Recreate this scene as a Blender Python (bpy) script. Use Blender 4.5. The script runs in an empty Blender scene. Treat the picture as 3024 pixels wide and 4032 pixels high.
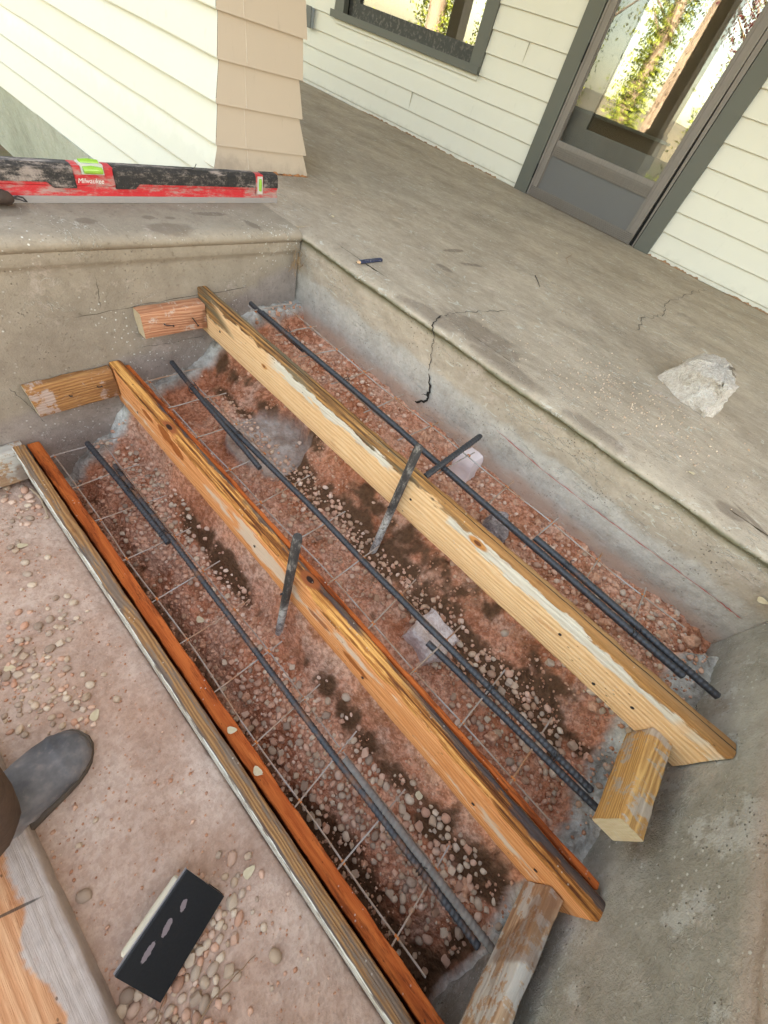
import bpy, math, random
import numpy as np
from mathutils import Vector, Matrix, noise as mnoise
random.seed(7); rng = np.random.default_rng(11)
SC = bpy.context.scene
S = 1.22            # drawing units -> metres, applied to every top-level object at the end
R_ = math.radians
# ---------------------------------------------------------------- camera
cd = bpy.data.cameras.new('camera'); cam = bpy.data.objects.new('camera', cd); SC.collection.objects.link(cam)
cd.sensor_fit = 'VERTICAL'; cd.sensor_height = 36; cd.lens = 13.527; cd.clip_end = 800; cd.clip_start = 0.02
rt = Vector((0.6917, 0.6795, 0.2466)); up = Vector((-0.6551, 0.4462, 0.6103)); bk = Vector((0.3042, -0.5840, 0.7525))
bk.normalize(); rt = (rt - bk*rt.dot(bk)).normalized(); up = bk.cross(rt)
cam.matrix_world = Matrix(((rt.x, up.x, bk.x, 1.2786), (rt.y, up.y, bk.y, -1.0346), (rt.z, up.z, bk.z, 0.488), (0, 0, 0, 1)))
SC.camera = cam
# ---------------------------------------------------------------- sky, sun, exposure
SUN_EL, SUN_AZ = 40, 18     # behind the house, so the porch and the steps lie in open shade
w = bpy.data.worlds.new('World'); SC.world = w; w.use_nodes = True
nt = w.node_tree; bg = nt.nodes['Background']
sky = nt.nodes.new('ShaderNodeTexSky'); sky.sky_type = 'NISHITA'; sky.sun_disc = False
sky.sun_elevation = R_(SUN_EL); sky.sun_rotation = R_(SUN_AZ); sky.dust_density = 2.5; sky.air_density = 1.0; sky.ozone_density = 0.6
wb = nt.nodes.new('ShaderNodeMix'); wb.data_type = 'RGBA'; wb.blend_type = 'MULTIPLY'; wb.inputs[0].default_value = 1
wb.inputs[7].default_value = (1.0, 0.82, 0.60, 1)    # the camera's white balance for shade
nt.links.new(sky.outputs[0], wb.inputs[6]); nt.links.new(wb.outputs[2], bg.inputs[0]); bg.inputs[1].default_value = 0.15
sl = bpy.data.lights.new('sun', 'SUN'); sl.energy = 3.2; sl.angle = R_(0.5); sl.color = (1, .93, .82)
sun = bpy.data.objects.new('sun', sl); SC.collection.objects.link(sun)
sd = Vector((math.sin(R_(SUN_AZ))*math.cos(R_(SUN_EL)), math.cos(R_(SUN_AZ))*math.cos(R_(SUN_EL)), math.sin(R_(SUN_EL))))
sun.rotation_euler = sd.to_track_quat('Z', 'Y').to_euler()
vs = SC.view_settings; vs.view_transform = 'Standard'; vs.look = 'None'; vs.gamma = 1; vs.use_curve_mapping = False; vs.exposure = 3.42
SC.cycles.max_bounces = 6
# ---------------------------------------------------------------- node helper
class NM:
    def __init__(s, name, rough=.8, spec=.1):
        s.mat = bpy.data.materials.new(name); s.mat.use_nodes = True; s.nt = s.mat.node_tree
        s.b = s.nt.nodes['Principled BSDF']; s.b.inputs['Roughness'].default_value = rough
        s.b.inputs['Specular IOR Level'].default_value = spec; s._c = None
    def n(s, t): return s.nt.nodes.new('ShaderNode'+t)
    def put(s, sock, v):
        if isinstance(v, bpy.types.NodeSocket): s.nt.links.new(v, sock)
        elif isinstance(v, (tuple, list)): sock.default_value = (*v, 1) if len(v) == 3 and sock.type == 'RGBA' else v
        else: sock.default_value = v
    def co(s, k='Object'):
        if s._c is None: s._c = s.n('TexCoord')
        return s._c.outputs[k]
    def sep(s, v=None):
        x = s.n('SeparateXYZ'); s.put(x.inputs[0], v or s.co()); return x.outputs
    def nrm(s):
        g = s.n('NewGeometry'); return s.sep(s.toobj(g.outputs['Normal']))
    def toobj(s, v):
        t = s.n('VectorTransform'); t.vector_type = 'NORMAL'; t.convert_from = 'WORLD'; t.convert_to = 'OBJECT'; s.put(t.inputs[0], v); return t.outputs[0]
    def mp(s, sc, v=None, loc=(0, 0, 0), rot=(0, 0, 0)):
        m = s.n('Mapping'); s.put(m.inputs[0], v or s.co()); m.inputs['Scale'].default_value = sc; m.inputs['Location'].default_value = loc
        m.inputs['Rotation'].default_value = rot; return m.outputs[0]
    def noise(s, v, scale, det=4, rough=.55, dist=0):
        x = s.n('TexNoise'); s.put(x.inputs['Vector'], v); x.inputs['Scale'].default_value = scale; x.inputs['Detail'].default_value = det
        x.inputs['Roughness'].default_value = rough; x.inputs['Distortion'].default_value = dist; return x.outputs[0]
    def vor(s, v, scale, feat='F1', out=0, rnd=1):
        x = s.n('TexVoronoi'); x.feature = feat; s.put(x.inputs['Vector'], v); x.inputs['Scale'].default_value = scale
        x.inputs['Randomness'].default_value = rnd; return x.outputs[out]
    def m(s, op, a, b=0, c=0):
        x = s.n('Math'); x.operation = op; s.put(x.inputs[0], a); s.put(x.inputs[1], b); s.put(x.inputs[2], c); return x.outputs[0]
    def sm(s, v, lo, hi, a=0., b=1.):
        x = s.n('MapRange'); x.interpolation_type = 'SMOOTHSTEP'; s.put(x.inputs[0], v); x.inputs[1].default_value = lo; x.inputs[2].default_value = hi
        x.inputs[3].default_value = a; x.inputs[4].default_value = b; return x.outputs[0]
    def mix(s, f, a, b, mode='MIX'):
        x = s.n('Mix'); x.data_type = 'RGBA'; x.blend_type = mode; s.put(x.inputs[0], f); s.put(x.inputs[6], a); s.put(x.inputs[7], b); return x.outputs[2]
    def ramp(s, f, pts):
        x = s.n('ValToRGB'); s.put(x.inputs[0], f); cr = x.color_ramp
        while len(cr.elements) < len(pts): cr.elements.new(.5)
        for e, (p, c) in zip(cr.elements, pts): e.position = p; e.color = (*c, 1)
        return x.outputs[0]
    def attr(s, name):
        x = s.n('Attribute'); x.attribute_name = name; return x
    def ell(s, cx, cy, rx, ry, rot=0, soft=.5, amp=.5, v=None, axes=(0, 1), nsc=25):
        """mask of an irregular stain: ellipse in two object axes with a ragged rim"""
        o = s.sep(v); a = s.m('SUBTRACT', o[axes[0]], cx); b = s.m('SUBTRACT', o[axes[1]], cy)
        c_, s_ = math.cos(rot), math.sin(rot)
        u = s.m('ADD', s.m('MULTIPLY', a, c_/rx), s.m('MULTIPLY', b, s_/rx)); q = s.m('ADD', s.m('MULTIPLY', a, -s_/ry), s.m('MULTIPLY', b, c_/ry))
        d = s.m('SQRT', s.m('ADD', s.m('MULTIPLY', u, u), s.m('MULTIPLY', q, q)))
        d = s.m('ADD', d, s.m('MULTIPLY', s.m('SUBTRACT', s.noise(s.co(), nsc, 3), .5), amp*2))
        return s.sm(d, 1.0+soft*.5, 1.0-soft*.5)
    def fin(s, col=None, rough=None, h=None, dist=.002, strength=1, metal=None):
        if col is not None: s.put(s.b.inputs['Base Color'], col)
        if rough is not None: s.put(s.b.inputs['Roughness'], rough)
        if metal is not None: s.put(s.b.inputs['Metallic'], metal)
        if h is not None:
            b = s.n('Bump'); b.inputs['Strength'].default_value = strength; b.inputs['Distance'].default_value = dist
            s.put(b.inputs['Height'], h); s.nt.links.new(b.outputs[0], s.b.inputs['Normal'])
        return s.mat
def maxm(n, l):
    r = l[0]
    for k in l[1:]: r = n.m('MAXIMUM', r, k)
    return r
# ---------------------------------------------------------------- mesh helper
class MB:
    def __init__(s): s.v = []; s.f = []
    def add(s, vs, fs):
        o = len(s.v); s.v += [tuple(p) for p in vs]; s.f += [tuple(i+o for i in f) for f in fs]; return s
    def box(s, x0, x1, y0, y1, z0, z1, M=None):
        vs = [(x, y, z) for z in (z0, z1) for y in (y0, y1) for x in (x0, x1)]
        if M: vs = [M @ Vector(p) for p in vs]
        return s.add(vs, [(0, 2, 3, 1), (4, 5, 7, 6), (0, 1, 5, 4), (2, 6, 7, 3), (0, 4, 6, 2), (1, 3, 7, 5)])
    def tube(s, pts, r, seg=8, cap=True):
        pts = [Vector(p) for p in pts]; rs = r if isinstance(r, (list, tuple, np.ndarray)) else [r]*len(pts)
        vs = []; u = None
        for i, p in enumerate(pts):
            d = (pts[min(i+1, len(pts)-1)]-pts[max(i-1, 0)]).normalized()
            if u is None: u = d.orthogonal().normalized()
            u = (u-d*u.dot(d)).normalized(); w_ = d.cross(u)
            for k in range(seg):
                a = 2*math.pi*k/seg; vs.append(p+(u*math.cos(a)+w_*math.sin(a))*rs[i])
        fs = [(i*seg+k, i*seg+(k+1) % seg, (i+1)*seg+(k+1) % seg, (i+1)*seg+k) for i in range(len(pts)-1) for k in range(seg)]
        if cap: fs += [tuple(reversed(range(seg))), tuple(range((len(pts)-1)*seg, len(pts)*seg))]
        return s.add(vs, fs)
    def loft(s, rings, cap=True, closed=True):
        n = len(rings[0]); vs = [p for r in rings for p in r]
        fs = [(i*n+k, i*n+(k+1) % n, (i+1)*n+(k+1) % n, (i+1)*n+k) for i in range(len(rings)-1) for k in range(n if closed else n-1)]
        if cap: fs += [tuple(reversed(range(n))), tuple(range((len(rings)-1)*n, len(rings)*n))]
        return s.add(vs, fs)
    def mesh(s, name, m, smooth=False, ang=40):
        me = bpy.data.meshes.new(name); me.from_pydata(s.v, [], s.f); me.materials.append(m)
        if smooth:
            me.polygons.foreach_set('use_smooth', [True]*len(me.polygons))
            try: me.set_sharp_from_angle(angle=R_(ang))
            except Exception: pass
        me.update(); return me
    def build(s, name, m, parent=None, smooth=False, loc=None, ang=40):
        return link(name, s.mesh(name, m, smooth, ang), parent, loc)
def link(name, me, parent=None, loc=None):
    o = bpy.data.objects.new(name, me); SC.collection.objects.link(o)
    if loc is not None: o.location = loc
    if parent is not None: o.parent = parent
    return o
def tag(o, label, cat, group=None):
    o['label'] = label; o['category'] = cat
    if group: o['group'] = group
    return o
def thing(name, label, cat, loc=(0, 0, 0), group=None, rot=None):
    o = link(name, None, None, loc)
    if rot: o.rotation_euler = rot
    return tag(o, label, cat, group)
def kind(o, k): o['kind'] = k; return o
def fn(x, y, z=0, sc=1, oct=4):
    return mnoise.fractal(Vector((x*sc, y*sc, z*sc)), 1.0, 2.0, oct)
# 2-D fractal value noise for height fields
def vnoise(X, Y, sc, oct=4, seed=0, pers=.5):
    out = np.zeros_like(X); amp = 1; tot = 0
    for o in range(oct):
        r = np.random.default_rng(seed*31+o).random((256, 256)); x = X*sc; y = Y*sc
        xi = np.floor(x).astype(int); yi = np.floor(y).astype(int); fx = x-xi; fy = y-yi; fx = fx*fx*(3-2*fx); fy = fy*fy*(3-2*fy)
        g = lambda a, b: r[a % 256, b % 256]
        out += amp*((g(xi, yi)*(1-fx)+g(xi+1, yi)*fx)*(1-fy)+(g(xi, yi+1)*(1-fx)+g(xi+1, yi+1)*fx)*fy)
        tot += amp; amp *= pers; sc *= 2.03
    return out/tot
def sst(x, a, b): t = np.clip((x-a)/(b-a), 0, 1); return t*t*(3-2*t)
# ---------------------------------------------------------------- materials
def concrete(name, c1, c2, c3, streak=(1, 1, 1), speck=0, stains=(), zfun=None, bump=.002, grit=260):
    n = NM(name, .9, .08); p = n.co(); ps = n.mp(streak)
    a = n.noise(ps, 3.0, 7, .65, .4); f = n.noise(p, grit, 3, .7); md = n.noise(ps, 22, 5, .7)
    col = n.ramp(n.m('ADD', n.m('MULTIPLY', a, .6), n.m('MULTIPLY', md, .4)), [(.33, c1), (.5, c2), (.66, c3)])
    if zfun: col = zfun(n, col)
    col = n.mix(n.m('MULTIPLY', n.sm(f, .35, .7), .35), col, (.9, .88, .84), 'MULTIPLY')
    col = n.mix(n.sm(n.noise(p, 90, 2), .60, .72, 0, .35), col, (.5, .47, .43), 'MULTIPLY')
    if speck:
        d = n.vor(p, 75); ms = n.sm(n.noise(p, 5, 2), .42, .6)
        col = n.mix(n.m('MULTIPLY', n.sm(d, .17, .12), n.m('MULTIPLY', ms, speck)), col, (.62, .6, .54))
    if stains:
        k = maxm(n, [n.ell(*st, v=None) for st in stains]); k = n.m('MULTIPLY', k, n.sm(n.sep()[2], -.014, -.004)); col = n.mix(n.m('MULTIPLY', k, .62), col, (.16, .12, .09))
    ln = n.m('ABSOLUTE', n.m('SUBTRACT', n.noise(n.mp((2.2, 7, 7)), 3.2, 5, .6, .5), .5)); scr = n.m('MULTIPLY', n.sm(ln, .010, .002), n.sm(n.noise(p, 6, 3), .46, .60))
    col = n.mix(n.m('MULTIPLY', scr, .5), col, (.66, .62, .54))
    pit_ = n.m('MULTIPLY', n.sm(n.vor(p, 130), .20, .10), n.sm(n.noise(p, 11, 4, .7), .50, .62)); col = n.mix(n.m('MULTIPLY', pit_, .6), col, (.13, .10, .08))
    col = n.mix(n.sm(n.noise(p, 8, 7, .8), .55, .68, 0, .35), col, (.60, .49, .425)); col = n.mix(n.sm(n.noise(n.mp((1, 1, 1), loc=(3, 5, 1)), 5, 7, .8), .56, .70, 0, .45), col, (.22, .18, .15))
    h = n.m('ADD', n.m('ADD', n.m('MULTIPLY', md, .9), n.m('MULTIPLY', f, .45)), n.m('SUBTRACT', n.m('MULTIPLY', scr, .3), n.m('MULTIPLY', pit_, .8)))
    return n.fin(col, .88, h, bump*2.2)
def riser_z(n, col):
    o = n.sep(); z = n.m('ADD', o[2], n.m('MULTIPLY', n.m('SUBTRACT', n.noise(n.mp((4, 4, 4)), 2.5, 6, .65), .5), .07))
    raw = n.mix(n.noise(n.co(), 30, 6, .8), (.20, .175, .145), (.70, .63, .55))
    raw = n.mix(n.sm(z, -.19, -.235, 0, .8), raw, (.52, .36, .27))
    c = n.mix(n.sm(z, -.10, -.125), n.mix(.8, col, (.95, .95, .82), 'MULTIPLY'), raw)
    c = n.mix(n.sm(n.noise(n.mp((6, 6, 30)), 3, 6, .7, 1.2), .6, .66, 0, .55), c, (.58, .56, .49))
    # dark olive band just under the nosing
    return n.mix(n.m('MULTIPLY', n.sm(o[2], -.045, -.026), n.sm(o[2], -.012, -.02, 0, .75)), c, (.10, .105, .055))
def left_z(n, col):
    o = n.sep(); z = n.m('ADD', o[2], n.m('MULTIPLY', n.m('SUBTRACT', n.noise(n.mp((3, 3, 3)), 2.5, 6, .65), .5), .09))
    lim = n.m('SUBTRACT', z, n.m('MULTIPLY', o[1], .36))      # the trowelled coat stops along the old stair line
    raw = n.mix(n.noise(n.co(), 28, 6, .8), (.14, .11, .09), (.46, .39, .34))
    return n.mix(n.sm(lim, -.07, -.11), col, raw)
GR = (.27, .245, .20); GL = (.38, .35, .29); GD = (.18, .16, .13)
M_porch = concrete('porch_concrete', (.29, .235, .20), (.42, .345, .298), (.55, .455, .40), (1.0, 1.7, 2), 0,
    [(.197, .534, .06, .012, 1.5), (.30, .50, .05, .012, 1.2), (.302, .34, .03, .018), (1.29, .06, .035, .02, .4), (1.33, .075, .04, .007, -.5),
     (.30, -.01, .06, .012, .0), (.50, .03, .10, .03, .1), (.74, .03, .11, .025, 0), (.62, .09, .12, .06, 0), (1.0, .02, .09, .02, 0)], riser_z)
M_left = concrete('cheek_concrete', (.23, .185, .14), (.31, .255, .195), (.38, .32, .25), (1, 1, 1), .9,
    [(-.10, -.21, .012, .045, 0), (-.03, -.13, .03, .013, .2), (-.02, -.36, .03, .05), (-.06, -.52, .015, .02), (-.11, -.66, .03, .06), (-.075, -.33, .008, .012), (-.08, -.38, .01, .014)], left_z, .0015)
M_right = concrete('cheek_concrete_grey', (.23, .21, .17), (.32, .295, .245), (.42, .385, .33), (1, 2.0, 2), .7, (),
    lambda n, c: n.mix(n.sm(n.sep()[2], -.10, -.065, 0, .7), n.mix(n.sm(n.noise(n.mp((5, 5, 5)), 2.2, 6, .7), .55, .62, 0, .6), c, (.50, .485, .45)), (.44, .34, .28)), .002)
M_found = concrete('foundation_concrete', (.28, .28, .22), (.38, .38, .31), (.46, .45, .38))
def paint(name, c, dirt=.3):
    n = NM(name, .55, .4); p = n.co(); a = n.noise(p, 5, 5); l = n.noise(n.mp((2, 2, 60)), 3, 6, .7)
    col = n.mix(n.m('MULTIPLY', a, .35), c, tuple(x*.82 for x in c)); cr = n.noise(n.mp((6, 6, 70)), 4, 6, .8, .6)
    o = n.sep(); low = n.sm(o[2], .12, .0)
    col = n.mix(n.m('MULTIPLY', n.sm(cr, .64, .70), n.m('ADD', .12, n.m('MULTIPLY', low, dirt))), col, (.28, .23, .17))
    col = n.mix(n.m('MULTIPLY', n.sm(n.m('ADD', o[2], n.m('MULTIPLY', n.noise(p, 18, 5, .7), .16)), .13, .07), dirt), col, tuple(x*.72 for x in c))
    col = n.mix(n.sm(n.noise(n.mp((1, 1, .25)), 40, 5, .75), .60, .72, 0, .3), col, tuple(x*.7 for x in c))
    return n.fin(col, .55, n.m('ADD', n.m('MULTIPLY', l, .5), n.m('MULTIPLY', n.noise(p, 60, 3), .4)), .0007)
M_cream = paint('cream_paint', (.63, .605, .53)); M_cream2 = paint('cream_wall_paint', (.63, .605, .53), .5)
M_tan = paint('pier_tan', (.50, .395, .30), .9); M_dark = paint('dark_green_grey_paint', (.10, .10, .085), .2)  # tan on the pier's side and the columns, cream on the pier's front
def simple(name, c, rough=.6, metal=0, spec=.4, var=.25, sc=40, bump=0):
    n = NM(name, rough, spec); a = n.noise(n.co(), sc, 4, .6)
    return n.fin(n.mix(a, tuple(x*(1-var) for x in c), tuple(min(1, x*(1+var)) for x in c)), rough, a if bump else None, bump or .001, 1, metal)
def alu():
    n = NM('brown_aluminium', .45, .5); a = n.noise(n.mp((20, 20, 2.0)), 12, 6, .7); z = n.noise(n.co(), 6, 4)
    return n.fin(n.mix(a, (.10, .085, .075), (.24, .205, .185)), n.m('ADD', .35, n.m('MULTIPLY', z, .3)), a, .0005)
M_alu = alu(); M_panel = simple('kick_panel_grey', (.115, .11, .11), .5, var=.12, sc=220, bump=.0004); M_black = simple('black_gap', (.01, .01, .01), .9)
M_inner = simple('inner_door_paint', (.075, .075, .07), .35, spec=.5, sc=14); M_interior = simple('dark_interior', (.012, .011, .01), .9)
def glass(name, mir, tint=(.9, .95, .93)):
    n = NM(name); g = n.n('BsdfGlossy'); g.inputs['Roughness'].default_value = .006; g.inputs[0].default_value = (*tint, 1)
    d = n.n('BsdfTransparent'); mx = n.n('MixShader'); mx.inputs[0].default_value = mir
    n.nt.links.new(d.outputs[0], mx.inputs[1]); n.nt.links.new(g.outputs[0], mx.inputs[2]); n.nt.links.new(mx.outputs[0], n.nt.nodes['Material Output'].inputs[0]); return n.mat
M_glass = glass('storm_glass', .05); M_glass2 = glass('inner_glass', .17)
def rebar_mat(rust=.15):
    n = NM('rebar_steel', .35, .6); a = n.noise(n.co(), 14, 5, .7); b = n.noise(n.co(), 120, 3)
    col = n.mix(b, (.018, .018, .02), (.07, .07, .078)); col = n.mix(n.sm(a, .62-rust, .75-rust*.6, 0, .8), col, (.20, .085, .035))
    return n.fin(col, n.m('ADD', .34, n.m('MULTIPLY', b, .3)), b, .0006, 1, .2)
M_rebar = rebar_mat(.04); M_rebar_rust = rebar_mat(.16)
def wire_mat():
    n = NM('wire_steel', .5, .4); a = n.noise(n.co(), 9, 4, .7)
    return n.fin(n.ramp(a, [(.4, (.40, .36, .33)), (.55, (.36, .26, .19)), (.68, (.38, .17, .07))]), .55, None, metal=.3)
M_wire = wire_mat(); M_rust = simple('weld_rust', (.50, .17, .045), .8, var=.4, sc=400)
def dusty_stake():
    n = NM('stake_steel', .5, .4); o = n.sep(); a = n.noise(n.mp((1, 1, .5)), 50, 5, .7); lo = n.sm(n.m('ADD', o[2], n.m('MULTIPLY', n.m('SUBTRACT', a, .5), .12)), .20, .16)
    c = n.mix(a, (.02, .018, .018), (.07, .06, .055)); c = n.mix(n.sm(n.noise(n.mp((1, 1, .35)), 70, 6, .8), .48, .70, 0, .75), c, (.40, .35, .30)); c = n.mix(lo, c, n.mix(n.sm(n.noise(n.co(), 90, 5, .8), .42, .62), (.46, .43, .40), (.16, .14, .125)))
    return n.fin(c, .75, a, .003)
M_stake = dusty_stake()
# wood -----------------------------------------------------------------
def wood(name, light, mid, dark, freq=900, ring=(.35, 1.0), over=None, rough=.6, ridge=.5, seed=0):
    n = NM(name, rough, .15); p = n.mp((1, 1, 1), loc=(seed*1.7, seed*.31, seed*.17)); o = n.sep()
    lowf = n.noise(n.mp((1.5, 9, 9), p), 1.4, 3, .5); fine = n.noise(n.mp((4, 210, 210), p), 1.6, 6, .75); sp = n.noise(n.mp((9, 60, 60), p), 3, 4, .6)
    ph = n.m('ADD', n.m('ADD', n.m('MULTIPLY', o[1], ring[0]), n.m('MULTIPLY', o[2], ring[1])), n.m('MULTIPLY', lowf, .055))
    rg = n.m('ADD', n.m('MULTIPLY', n.m('SINE', n.m('ADD', n.m('MULTIPLY', ph, freq), n.m('MULTIPLY', n.noise(n.mp((3, 25, 25), p), 2.5, 4, .6), 9))), .5), .5)
    g = n.m('ADD', n.m('MULTIPLY', rg, ridge), n.m('MULTIPLY', fine, 1-ridge))
    col = n.ramp(g, [(.15, dark), (.45, mid), (.75, light)])
    col = n.mix(n.sm(n.noise(n.mp((2, 12, 12), p), 2.2, 5, .7), .45, .7, 0, .55), col, mid); col = n.mix(n.sm(n.noise(n.mp((1.6, 90, 90), p), 2.0, 4, .6), .60, .70, 0, .6), col, dark); col = n.mix(n.sm(n.noise(p, 30, 5, .7), .35, .7, .25, 0), col, (.9, .8, .7), 'MULTIPLY')
    if over: col = over(n, col, o, p, sp)
    col = n.mix(n.sm(n.noise(n.mp((2.5, 11, 11), p, loc=(2, 1, 4)), 3.0, 7, .8), .56, .66, 0, .5), col, n.mix(.6, col, (.42, .15, .05), 'MULTIPLY'))
    col = n.mix(n.m('MULTIPLY', n.sm(n.vor(n.mp((1, 1, 1), p), 95), .16, .10), n.sm(n.noise(p, 9, 3), .55, .65, 0, .7)), col, (.60, .54, .47))
    col = n.mix(n.m('MULTIPLY', n.sm(n.vor(n.mp((.7, 1.3, 1.3), p), 60), .13, .07), n.sm(n.noise(p, 7, 3), .5, .6, 0, .8)), col, (.10, .05, .025))
    en = n.sm(n.m('ABSOLUTE', n.nrm()[0]), .75, .92, 0, .85); col = n.mix(en, col, n.mix(n.noise(n.mp((1, 60, 14)), 4, 3), (.52, .40, .24), (.76, .66, .46)))
    h = n.m('ADD', n.m('MULTIPLY', rg, .5), n.m('MULTIPLY', fine, .9))
    ru = n.m('ADD', rough-.12, n.m('MULTIPLY', sp, .3))
    return n.fin(col, ru, h, .0018)
def topmask(n): return n.sm(n.nrm()[2], .45, .8)
def over_a(n, col, o, p, sp):
    rag = n.m('MULTIPLY', n.m('SUBTRACT', n.noise(n.mp((3.5, 14, 14), p), 2.5, 5, .65), .5), .075); t = topmask(n)
    z = n.m('ADD', o[2], rag)
    wh = n.m('MULTIPLY', n.sm(z, .078, .084), n.sm(n.m('ADD', n.noise(n.mp((1.2, 1, 1), p), 2.6, 3), n.m('MULTIPLY', n.sm(n.m('ABSOLUTE', n.m('SUBTRACT', o[0], .85)), .10, .04), -.12)), .42, .47)); wh = n.m('MULTIPLY', wh, n.sm(o[0], .30, .36))
    col = n.mix(n.m('MULTIPLY', wh, .88), col, n.mix(sp, (.50, .45, .36), (.80, .76, .66)))
    old = n.ramp(n.noise(n.mp((1.4, 55, 55), p), 2.5, 6, .75), [(.38, (.07, .035, .016)), (.5, (.26, .125, .045)), (.64, (.56, .29, .09))]); old = n.mix(n.sm(n.noise(n.mp((1.5, 20, 20), p), 2, 4), .46, .56, 0, .8), old, (.15, .13, .085))
    k = n.m('MAXIMUM', t, n.sm(z, .100, .106)); k = n.m('MAXIMUM', k, n.m('MULTIPLY', n.sm(n.m('ADD', o[0], n.m('MULTIPLY', o[2], 1.8)), .30, .24), n.sm(z, .055, .065)))
    col = n.mix(k, col, old)
    # fresh amber grain shows again along the top's far end, and a dark check runs down the top
    col = n.mix(n.m('MULTIPLY', k, n.sm(n.m('ADD', o[0], n.m('MULTIPLY', sp, .5)), 1.0, 1.25, 0, .6)), col, (.45, .22, .075))
    for kx, kz, rx, rz in [(.985, .095, .022, .010), (.30, .06, .012, .006)]:
        col = n.mix(n.ell(kx, kz, rx, rz, 0, .5, .4, axes=(0, 2), nsc=30), col, (.55, .24, .07)); col = n.mix(n.ell(kx, kz, rx*.4, rz*.5, 0, .4, .3, axes=(0, 2), nsc=30), col, (.17, .06, .025))
    chk = n.m('MULTIPLY', n.sm(n.m('ABSOLUTE', n.m('ADD', n.m('SUBTRACT', o[1], .014), n.m('MULTIPLY', rag, .08))), .0015, .0007), t)
    return n.mix(n.m('MULTIPLY', chk, .9), col, (.03, .015, .012))
def over_b(n, col, o, p, sp):
    rag = n.m('MULTIPLY', n.m('SUBTRACT', n.noise(n.mp((5, 16, 16), p), 2.5, 5, .65), .5), .09); t = topmask(n); y = n.m('ADD', o[1], n.m('MULTIPLY', rag, .55)); z = n.m('ADD', o[2], rag)
    am = n.ramp(n.noise(n.mp((1.6, 60, 60), p), 2, 6, .7), [(.40, (.11, .035, .012)), (.5, (.42, .16, .04)), (.60, (.78, .41, .12))])
    col = n.mix(n.m('MAXIMUM', t, n.sm(z, .108, .116)), col, am)
    wht = n.m('MULTIPLY', n.sm(n.m('ABSOLUTE', n.m('SUBTRACT', z, .066)), .030, .022), n.sm(n.noise(n.mp((1.5, 3, 3), p), 3.0, 5), .50, .56))
    col = n.mix(n.m('MULTIPLY', wht, .75), col, n.mix(sp, (.62, .50, .38), (.78, .70, .58)))
    blk = n.m('MULTIPLY', n.m('MULTIPLY', t, n.sm(y, .021, .026)), n.sm(n.noise(n.mp((1, 1, 1), p), 3.0, 4), .40, .46))
    blk = n.m('MAXIMUM', blk, n.m('MULTIPLY', n.m('MULTIPLY', t, n.sm(o[0], 1.0, 1.15)), n.sm(y, .012, .018)))
    col = n.mix(n.m('MULTIPLY', blk, .88), col, n.mix(sp, (.03, .03, .035), (.10, .085, .085)))
    for kx, kz, rx, rz in [(.27, .09, .035, .022), (.32, .08, .03, .02), (.86, .06, .03, .008), (.97, .05, .035, .010), (.18, .085, .03, .01)]:
        col = n.mix(n.m('MULTIPLY', n.ell(kx, kz, rx, rz, 0, .3, .6, axes=(0, 2), nsc=30), .85), col, (.30, .075, .012))
    for kx, ky, rx, ry in [(.285, .008, .016, .008), (.80, .018, .014, .009)]:
        col = n.mix(n.m('MULTIPLY', n.ell(kx, ky, rx*1.8, ry*1.6, 0, .5, .3), t), col, (.30, .09, .03))
        col = n.mix(n.m('MULTIPLY', n.ell(kx, ky, rx*.7, ry*.6, 0, .4, .2), t), col, (.035, .015, .01))
    return col
def over_c(n, col, o, p, sp):
    a = n.noise(n.mp((2, 24, 24), p), 2.6, 6, .75); t = topmask(n)
    col = n.mix(n.sm(a, .49, .57, 0, .85), col, n.mix(sp, (.10, .085, .075), (.25, .185, .14)))
    y = n.m('ADD', o[1], n.m('MULTIPLY', n.m('SUBTRACT', n.noise(n.mp((4, 10, 10), p), 3, 4), .5), .010))
    col = n.mix(n.m('MULTIPLY', n.sm(y, .006, .003), n.sm(n.sep()[0], .15, .3, 0, .85)), col, n.mix(sp, (.07, .06, .055), (.13, .10, .09)))
    fr = n.sm(n.nrm()[1], -.35, -.6)
    return n.mix(fr, col, n.mix(n.sm(sp, .40, .55), (.20, .15, .11), (.74, .71, .64)))
def over_o(n, col, o, p, sp):
    a = n.noise(n.mp((2.2, 18, 18), p), 2.6, 6, .75)
    col = n.mix(n.sm(a, .49, .62, 0, .85), col, (.13, .03, .012)); col = n.mix(n.sm(n.noise(n.mp((1, 60, 60), p), 3, 6, .8), .45, .62, 0, .5), col, (.36, .09, .02))
    return n.mix(n.sm(n.vor(n.mp((1, 2, 2), p), 55), .12, .08, 0, .6), col, (.12, .03, .01))
def over_cleat(c1, c2, th=.5):
    def f(n, col, o, p, sp):
        a = n.noise(n.mp((8, 4, 8), p), 2.8, 6, .7)
        col = n.mix(n.sm(a, th, th+.06, 0, .85), col, n.mix(sp, c1, c2))
        return n.mix(n.sm(n.noise(n.co(), 9, 4), .56, .64, 0, .6), col, (.16, .075, .035))
    return f
M_wa = wood('board_fresh_pine', (.88, .63, .37), (.78, .49, .25), (.52, .28, .12), 700, (.35, 1), over_a, ridge=.28)
M_wb = wood('board_orange_pine', (.88, .46, .21), (.72, .30, .11), (.46, .15, .04), 950, (1.0, .6), over_b, ridge=.28, seed=1)
M_wc = wood('board_weathered', (.42, .24, .10), (.30, .155, .065), (.17, .085, .04), 1100, (1, .3), over_c, ridge=.4, seed=2)
M_wo = wood('board_redwood', (.66, .20, .05), (.50, .125, .03), (.28, .055, .014), 600, (.4, 1), over_o, .75, .25, 3)
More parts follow.
